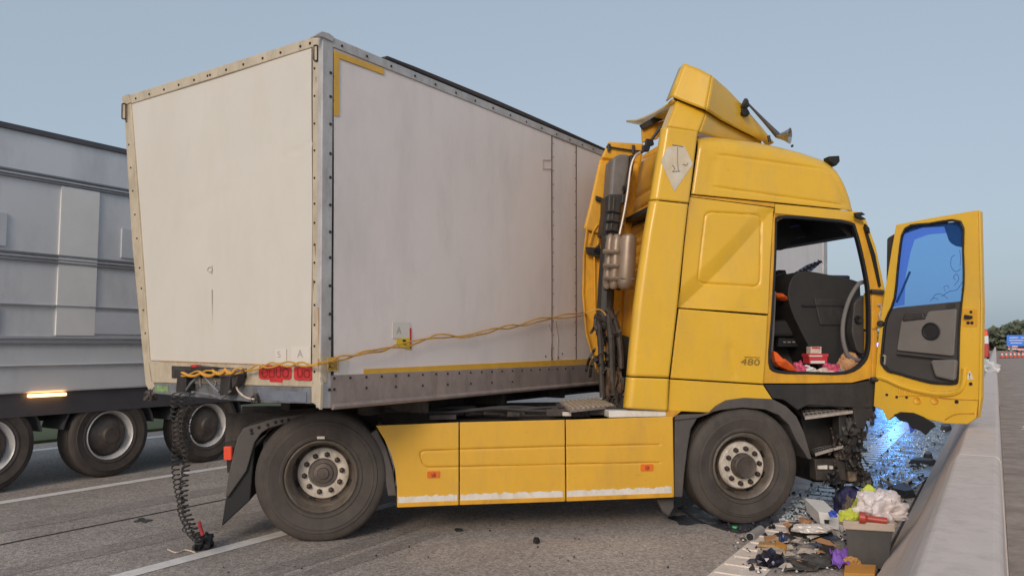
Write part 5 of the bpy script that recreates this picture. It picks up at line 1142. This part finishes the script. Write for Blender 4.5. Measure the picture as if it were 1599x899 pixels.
def ibox(nm, m, x0, x1, y0, y1, off, lab, cat, th=.1, sub=None):
    t = thing(nm, lab, cat, PT.P((x0+x1)/2, y1, off)); flat(sq(x0, x1, y0, y1), PT, off, th).build('carton', m, t, bevel=.004)
    if sub: flat(sub[0], PT, off-.004, .004).build('label_panel', sub[1], t)
    return t
ibox('red_carton', REDP, 1264, 1292, 557, 568, .22, 'flat red and white carton lying on the cab floor', 'carton', .12, (sq(1266, 1288, 563, 567), WHP))
ibox('paper_box', PAP, 1266, 1283, 541, 552, .26, 'small printed box standing on the red cartons in the cab', 'box', .08, (sq(1268, 1281, 541.5, 544), REDP))
ibox('red_carton', REDP, 1262, 1294, 552, 557, .24, 'narrow red carton directly under the small printed box', 'carton', .12, (sq(1264, 1284, 554.5, 556.5), WHP))
for nm, x, y, sx, sz, m, lab, cat, sd_ in (('pink_wrapper', 1298, 568, .06, .05, PINK, 'pink wrapper right of the red cartons in the cab', 'wrapper', 41), ('pink_wrapper', 1248, 562, .05, .06, PINK, 'pink wrapper left of the red cartons in the cab', 'wrapper', 42), ('white_wrapper', 1258, 569, .08, .04, WHP, 'white wrapper lying at the front left of the cab floor', 'wrapper', 43), ('blue_wrapper', 1308, 565, .04, .03, mat('teal_plastic', (.1, .35, .45), .4), 'small teal wrapper between pink wrapper and tan toy', 'wrapper', 44), ('tan_soft_toy', 1326, 568, .075, .10, BRN, 'tan soft toy slumped at the right end of the cab floor', 'soft toy', 45), ('white_wrapper', 1279, 571, .09, .03, PAP, 'pale paper scrap in front of the red cartons', 'paper', 46)):
    c = PT.P(x, y+3, .2); c[2] = FL+.001; o = cloth(c, sx*1.15, .05, sz*1.7, sd_, rough=.3).build(nm, m, smooth=True, auto=80); tag(o, lab, cat)
# ================================================================ DEBRIS ON THE ROAD
def gplane(px, py): p = atz(px, py, 0); return Plane(p, np.array([p[0], p[1], 0])), p
# dark crate with beige rim
ct = atz(1354, 886, 0); PC, _ = gplane(1354, 886)
crt = thing('storage_crate', 'dark grey tapering storage bin with beige rim against the barrier', 'bin', ct)
cf = [(1321, 822), (1393, 826), (1386, 888), (1326, 884)]
A = [PC.P(x, y, 0) for x, y in cf]; nrm = PC.n
B = [p+nrm*d for p, d in zip(A, (.42, .42, .36, .36))]
MB().add(A+B, [[0, 1, 2, 3], [5, 4, 7, 6], [0, 3, 7, 4], [1, 5, 6, 2], [3, 2, 6, 7]]).build('bin_body', BIN, crt, solid=.008, bevel=.004)
def up_(p, z): return np.array([p[0], p[1], p[2]+z])
ex = (A[1]-A[0]); ex /= np.linalg.norm(ex)
o0 = [A[0]-ex*.02-nrm*.02, A[1]+ex*.02-nrm*.02, B[1]+ex*.02+nrm*.02, B[0]-ex*.02+nrm*.02]; i0 = [A[0]+ex*.02+nrm*.02, A[1]-ex*.02+nrm*.02, B[1]-ex*.02-nrm*.02, B[0]+ex*.02-nrm*.02]
MB().ring([up_(p, .045) for p in o0], [up_(p, .045) for p in i0], -UP*.06).build('bin_rim', BINR, crt, bevel=.008)
top_c = sum(A[:2]+B[:2])/4
o = cloth(up_(top_c, -.06), .16, .15, .10, 50).build('bin_contents', PAP, crt, smooth=True)
# red torch
t0 = up_(A[0]*.7+A[1]*.3, .075)-nrm*.01; t1 = up_(A[0]*.1+A[1]*.9, .055)
tc_ = thing('red_torch', 'red torch lying across the rim of the dark bin', 'torch', t0)
MB().tube([t0, t0*.8+t1*.2, t0*.7+t1*.3, t1], [.042, .042, .024, .026], 12).build('torch_body', mat('dull_red_plastic', (.42, .06, .045), .4, var=.15), tc_, smooth=True)
# white bag, hi-vis, navy cloth
wb = up_(top_c+ex*.08+nrm*.02, .03); o = cloth(wb, .165, .12, .165, 51, rot=.3, rough=.30, fr=2.0).build('white_plastic_bag', mat('bag_white', (.74, .66, .66), .4, var=.06, vscale=8, bump=.2, bscale=25), smooth=True, auto=80); tag(o, 'crumpled white plastic bag piled on top of the dark bin', 'bag')
hv = up_(top_c+ex*.05+nrm*.20, -.03); o = cloth(hv, .12, .11, .23, 52).build('hi_vis_jacket', HIV, smooth=True, auto=80); tag(o, 'bright yellow hi-vis jacket bundled behind the white bag', 'jacket')
o = cloth(up_(top_c-ex*.13-nrm*.10, .02), .06, .05, .08, 57).build('yellow_cloth', HIV); tag(o, 'small yellow cloth in the bin beside the red torch', 'cloth')
c = atz(1333, 806, 0); o = cloth(c, .15, .12, .23, 53).build('navy_coat', NAVY, smooth=True, auto=80); tag(o, 'navy coat heaped left of the hi-vis jacket', 'coat')
c = atz(1322, 782, 0); o = cloth(c, .11, .10, .10, 54).build('purple_jumper', NAVY, smooth=True, auto=80); tag(o, 'dark blue jumper under the cab corner beside the white carton', 'jumper')
c = atz(1327, 812, 0); o = cloth(c, .05, .05, .19, 55).build('brown_bag', mat('brown_grey', (.13, .10, .08), .7, var=.3)); tag(o, 'brown bag squeezed between white carton and dark bin', 'bag')
# white carton with square hole
wc = thing('white_carton', 'white cardboard carton with square hole lying beside the front wheel', 'carton', atz(1293, 826, 0))
PW1, _ = gplane(1293, 827)
fr = [(1278, 799), (1310, 803), (1310, 827), (1282, 822)]; A = [PW1.P(x, y, 0) for x, y in fr]; dv = PW1.n*.34+np.array([-.13, 0, .06])
hole = [(1287, 811), (1297, 812), (1297, 820), (1288, 819)]
MB().ring(A, [PW1.P(x, y, 0) for x, y in hole], dv).build('carton_shell', WHP, wc, bevel=.004)
MB().prism([PW1.P(x, y, .03) for x, y in hole], dv*.8).build('carton_hole', MESHB, wc)
o = cloth(atz(1317, 827, 0), .055, .08, .15, 60).build('white_bag', WHP, smooth=True, auto=80); tag(o, 'small white bag leaning right of the white carton', 'bag')
o = crumple(atz(1301, 806, .16), .03, .03, .05, 61).build('blue_wrapper', BLUM, smooth=True); tag(o, 'small blue wrapper lying on the white carton', 'wrapper')
# bag black and silver
bgd = thing('bin_liner', 'black and silver bin liner lying in front of the white carton', 'bag', atz(1268, 838, 0))
cloth(atz(1269, 838, 0), .15, .08, .10, 62, rot=-.25).build('liner_body', MESHB, bgd, smooth=True, auto=80)
cloth(atz(1268, 830, .06), .135, .06, .07, 63, rot=-.25).build('silver_side', mat('silver_foil', (.62, .57, .54), .35, metal=.1, var=.2, vscale=12), bgd, smooth=True, auto=80)
# grey tube
ta, tb = atz(1171, 838, .03), atz(1185, 828, .03)
tbh = thing('grey_tube', 'short open grey tube lying in front of the front tyre', 'tube', ta)
MB().lathe([(0, .030), (0, .036), (float(np.linalg.norm(tb-ta))+.05, .036)], ta, tb-ta, 16).build('tube_wall', mat('tube_grey', (.36, .34, .33), .5), tbh, smooth=True)
MB().lathe([(.01, .001), (.01, .031)], ta, tb-ta, 16).build('tube_bore', MESHB, tbh)
# splinters, cards, rags
def slab(pts, z, th, m, name, lab, cat): 
    o = MB().prism([atz(x, y, z) for x, y in pts], UP*th).build(name, m, bevel=.003); return tag(o, lab, cat)
slab([(1186, 848), (1214, 851), (1213, 856), (1184, 853)], .014, .02, WOODM, 'wood_splinter', 'pale wood splinter lying on the ribbed white line', 'splinter')
slab([(1211, 847), (1229, 856), (1227, 862), (1212, 856)], .014, .03, mat('orange_card', (.6, .28, .05), .6), 'orange_card', 'small orange card piece at the right end of the splinter', 'card')
slab([(1183, 864), (1224, 862), (1226, 867), (1182, 871)], .014, .03, mat('pale_stick', (.45, .38, .3), .6, var=.2, vscale=20), 'pale_stick', 'long pale stick lying across the ribbed line below the splinter', 'stick')
slab([(1193, 840), (1212, 838), (1216, 844), (1196, 846)], .016, .02, BRN, 'brown_scrap', 'brown scrap just above the wood splinter', 'scrap')
c = atz(1224, 848, .01); o = crumple(c, .035, .03, .06, 70, rough=.4).build('dark_bottle_cap', mat('blue_foil', (.06, .08, .2), .2, metal=.5)); tag(o, 'small dark blue foil ball beside the orange card', 'foil')
c = atz(1204, 884, .0); o = crumple(c, .08, .05, .09, 71, rough=.5).build('black_foil_packet', mat('black_foil', (.03, .03, .05), .2, metal=.5, var=.6, vscale=20)); tag(o, 'shiny black foil packet at the lower end of the ribbed line', 'packet')
o = sheet([atz(1225, 878), atz(1298, 868), atz(1302, 888), atz(1236, 897)], .01, .05, 4, n=22, f=9).build('black_rag', BIN, solid=.004, smooth=True); tag(o, 'dark rag spread flat on the road left of the bin', 'rag')
o = sheet([atz(1297, 868), atz(1325, 880), atz(1328, 894), atz(1303, 892)], .02, .09, 9, n=16, f=12).build('purple_cloth', PURP, solid=.004, smooth=True); tag(o, 'bright purple cloth at the foot of the dark bin', 'cloth')
o = cloth(atz(1330, 884, .0), .06, .04, .07, 77).build('orange_rag', mat('ochre_cloth', (.55, .30, .09), .7)); tag(o, 'ochre rag beside the purple cloth at the bin foot', 'rag')
slab([(1320, 888), (1368, 890), (1366, 905), (1318, 903)], .01, .04, mat('orange_board', (.65, .30, .06), .6), 'orange_board', 'flat orange board under the front of the dark bin', 'board')
# bumper pieces near the barrier
def shard(cx_, cy_, sx, sy_, h, m, sd_, nm, lab, cat='bumper piece'):
    rr = random.Random(sd_); n = 9; pts = []
    for k in range(n):
        q = 2*math.pi*k/n; s = .55+.6*rr.random(); pts.append(atz(cx_+math.cos(q)*sx*s, cy_+math.sin(q)*sy_*s, .012))
    c = sum(pts)/n+UP*h; t = [p*.75+c*.25+UP*h*.7 for p in pts]
    mb = MB(); mb.add(pts+t, [[i, (i+1) % n, n+(i+1) % n, n+i] for i in range(n)]+[list(range(n, 2*n))]); o = mb.build(nm, m); return tag(o, lab, cat)
shard(1410, 768, 26, 9, .06, MESHB, 1, 'bumper_fragment', 'largest black bumper fragment behind the white bag')
shard(1440, 722, 22, 4, .05, MESHB, 2, 'bumper_fragment', 'long black bumper fragment close to the barrier foot')
shard(1450, 715, 10, 4, .08, BLK, 3, 'bumper_fragment', 'upright black bumper fragment touching the barrier foot')
shard(1477, 670, 12, 4, .08, BLK, 4, 'bumper_fragment', 'dark fragment in the angle of door and barrier')
shard(1362, 661, 4, 2, .06, MESHB, 5, 'bumper_fragment', 'small dark fragment on the blue wet road beside the cables', 'fragment')
shard(1349, 704, 6, 2, .04, MESHB, 6, 'bumper_fragment', 'small dark fragment on the ribbed line by the cab', 'fragment')
mb = MB().tube([atz(x, y, .03+.05*math.sin(i)) for i, (x, y) in enumerate(smooth_pts([(1375, 745), (1395, 757), (1415, 752), (1428, 744)], 4))], .018, 6)
o = mb.build('white_trim_strip', WHP, smooth=True); tag(o, 'curved white trim strip lying on the black bumper fragment', 'trim strip')
# tiny glass and plastic crumbs
def crumbs(name, m, cnt, region, smin, smax, label, seed):
    rr = random.Random(seed); mb = MB(); poly = np.array(region)
    def inside(x, y):
        r = False; j = len(poly)-1
        for i in range(len(poly)):
            if (poly[i][1] > y) != (poly[j][1] > y) and x < (poly[j][0]-poly[i][0])*(y-poly[i][1])/(poly[j][1]-poly[i][1])+poly[i][0]: r = not r
            j = i
        return r
    k = 0
    while k < cnt:
        x, y = rr.uniform(poly[:, 0].min(), poly[:, 0].max()), rr.uniform(poly[:, 1].min(), poly[:, 1].max())
        if not inside(x, y): continue
        k += 1; p = atz(x, y, .011); s = rr.uniform(smin, smax); q = [p+np.array([math.cos(a)*s*rr.uniform(.5, 1.2), math.sin(a)*s*rr.uniform(.5, 1.2), 0]) for a in np.array([0, 1.6, 3.1, 4.7])+rr.random()*6]
        t = sum(q)/4+UP*s*rr.uniform(.3, 1.4)+np.array([rr.uniform(-s, s)*.4, rr.uniform(-s, s)*.4, 0]); mb.add(q+[t], [[0, 1, 4], [1, 2, 4], [2, 3, 4], [3, 0, 4]])
    o = mb.build(name, m); o['kind'] = 'stuff'; o['label'] = label; o['category'] = 'debris'; return o
GLS = mat('glass_crumb', (.55, .66, .78), .3, metal=.1, var=.2, vscale=10)
crumbs('broken_glass', GLS, 1600, [(1345, 690), (1400, 650), (1480, 650), (1470, 700), (1430, 750), (1360, 760), (1250, 810), (1215, 815), (1250, 765), (1350, 740)], .006, .022, 'broken windscreen glass scattered over the wet road', 1)
crumbs('dark_crumb', MESHB, 420, [(1120, 800), (1250, 765), (1345, 680), (1480, 655), (1440, 760), (1390, 810), (1310, 890), (1160, 895)], .008, .03, 'black plastic crumbs scattered between wheel and barrier', 2)
crumbs('pale_crumb', WHP, 160, [(1120, 800), (1250, 765), (1345, 680), (1480, 655), (1440, 760), (1390, 810), (1310, 890), (1160, 895)], .006, .02, 'pale plastic crumbs scattered between wheel and barrier', 3)
crumbs('road_grit', MESHB, 60, [(420, 860), (640, 800), (1050, 810), (1150, 850), (1050, 890), (300, 895)], .004, .014, 'dark grit scattered on the road under the skirt', 4)
GLG = mat('green_glass', (.1, .6, .25), .15)
for x, y, l in ((1147, 823, 'bright green glass sliver beside the front tyre'),):
    slab([(x-4, y-1), (x+5, y), (x+3, y+2), (x-3, y+1)], .012, .012, GLG, 'glass_sliver', l, 'glass')
shard(716, 827, 9, 2, .012, MESHB, 9, 'rubber_scrap', 'flat dark rubber scrap on the road below the first skirt panel', 'scrap')
shard(838, 845, 6, 3, .03, MESHB, 10, 'rubber_scrap', 'small dark rubber scrap nearest the camera on the bare road', 'scrap')

def scraps(name, m, cnt, region, label, seed):
    rr = random.Random(seed); mb = MB()
    for k in range(cnt):
        t, u = rr.random(), rr.random(); x = region[0]+(region[1]-region[0])*t; y = region[2]+(region[3]-region[2])*u
        x += (y-830)*-.9; p = atz(x, y, .014); a = rr.random()*6; l, wd = rr.uniform(.03, .11), rr.uniform(.015, .06); c, s_ = math.cos(a), math.sin(a)
        e1, e2 = np.array([c*l, s_*l, 0]), np.array([-s_*wd, c*wd, 0]); h = [rr.uniform(0, .03) for _ in range(6)]
        vs = [p-e1-e2, p-e2+UP*h[0], p+e1-e2*.7+UP*h[1], p+e1*.8+e2+UP*h[2], p+e2*1.1+UP*h[3], p-e1*.9+e2*.8+UP*h[4]]
        mb.add(vs, [[0, 1, 4, 5], [1, 2, 3, 4]])
    o = mb.build(name, m, solid=.002); o['kind'] = 'stuff'; o['label'] = label; o['category'] = 'litter'
REG = (1215, 1320, 800, 890)
scraps('paper_scraps', mat('dull_paper', (.55, .48, .42), .7, var=.25, vscale=12), 26, REG, 'torn pale paper scraps scattered between front wheel and bin', 1)
scraps('black_trim_scraps', BLK, 13, REG, 'torn black trim scraps scattered between front wheel and bin', 2)
scraps('foil_scraps', mat('blue_grey_foil', (.12, .16, .28), .25, metal=.5, var=.4, vscale=15), 6, REG, 'small blue foil scraps scattered round the ribbed line', 3)
scraps('brown_scraps', BRN, 9, REG, 'small brown card scraps scattered round the ribbed line', 4)
scraps('far_scraps', BLK, 18, (1335, 1425, 690, 770), 'torn black scraps scattered along the barrier foot', 5)
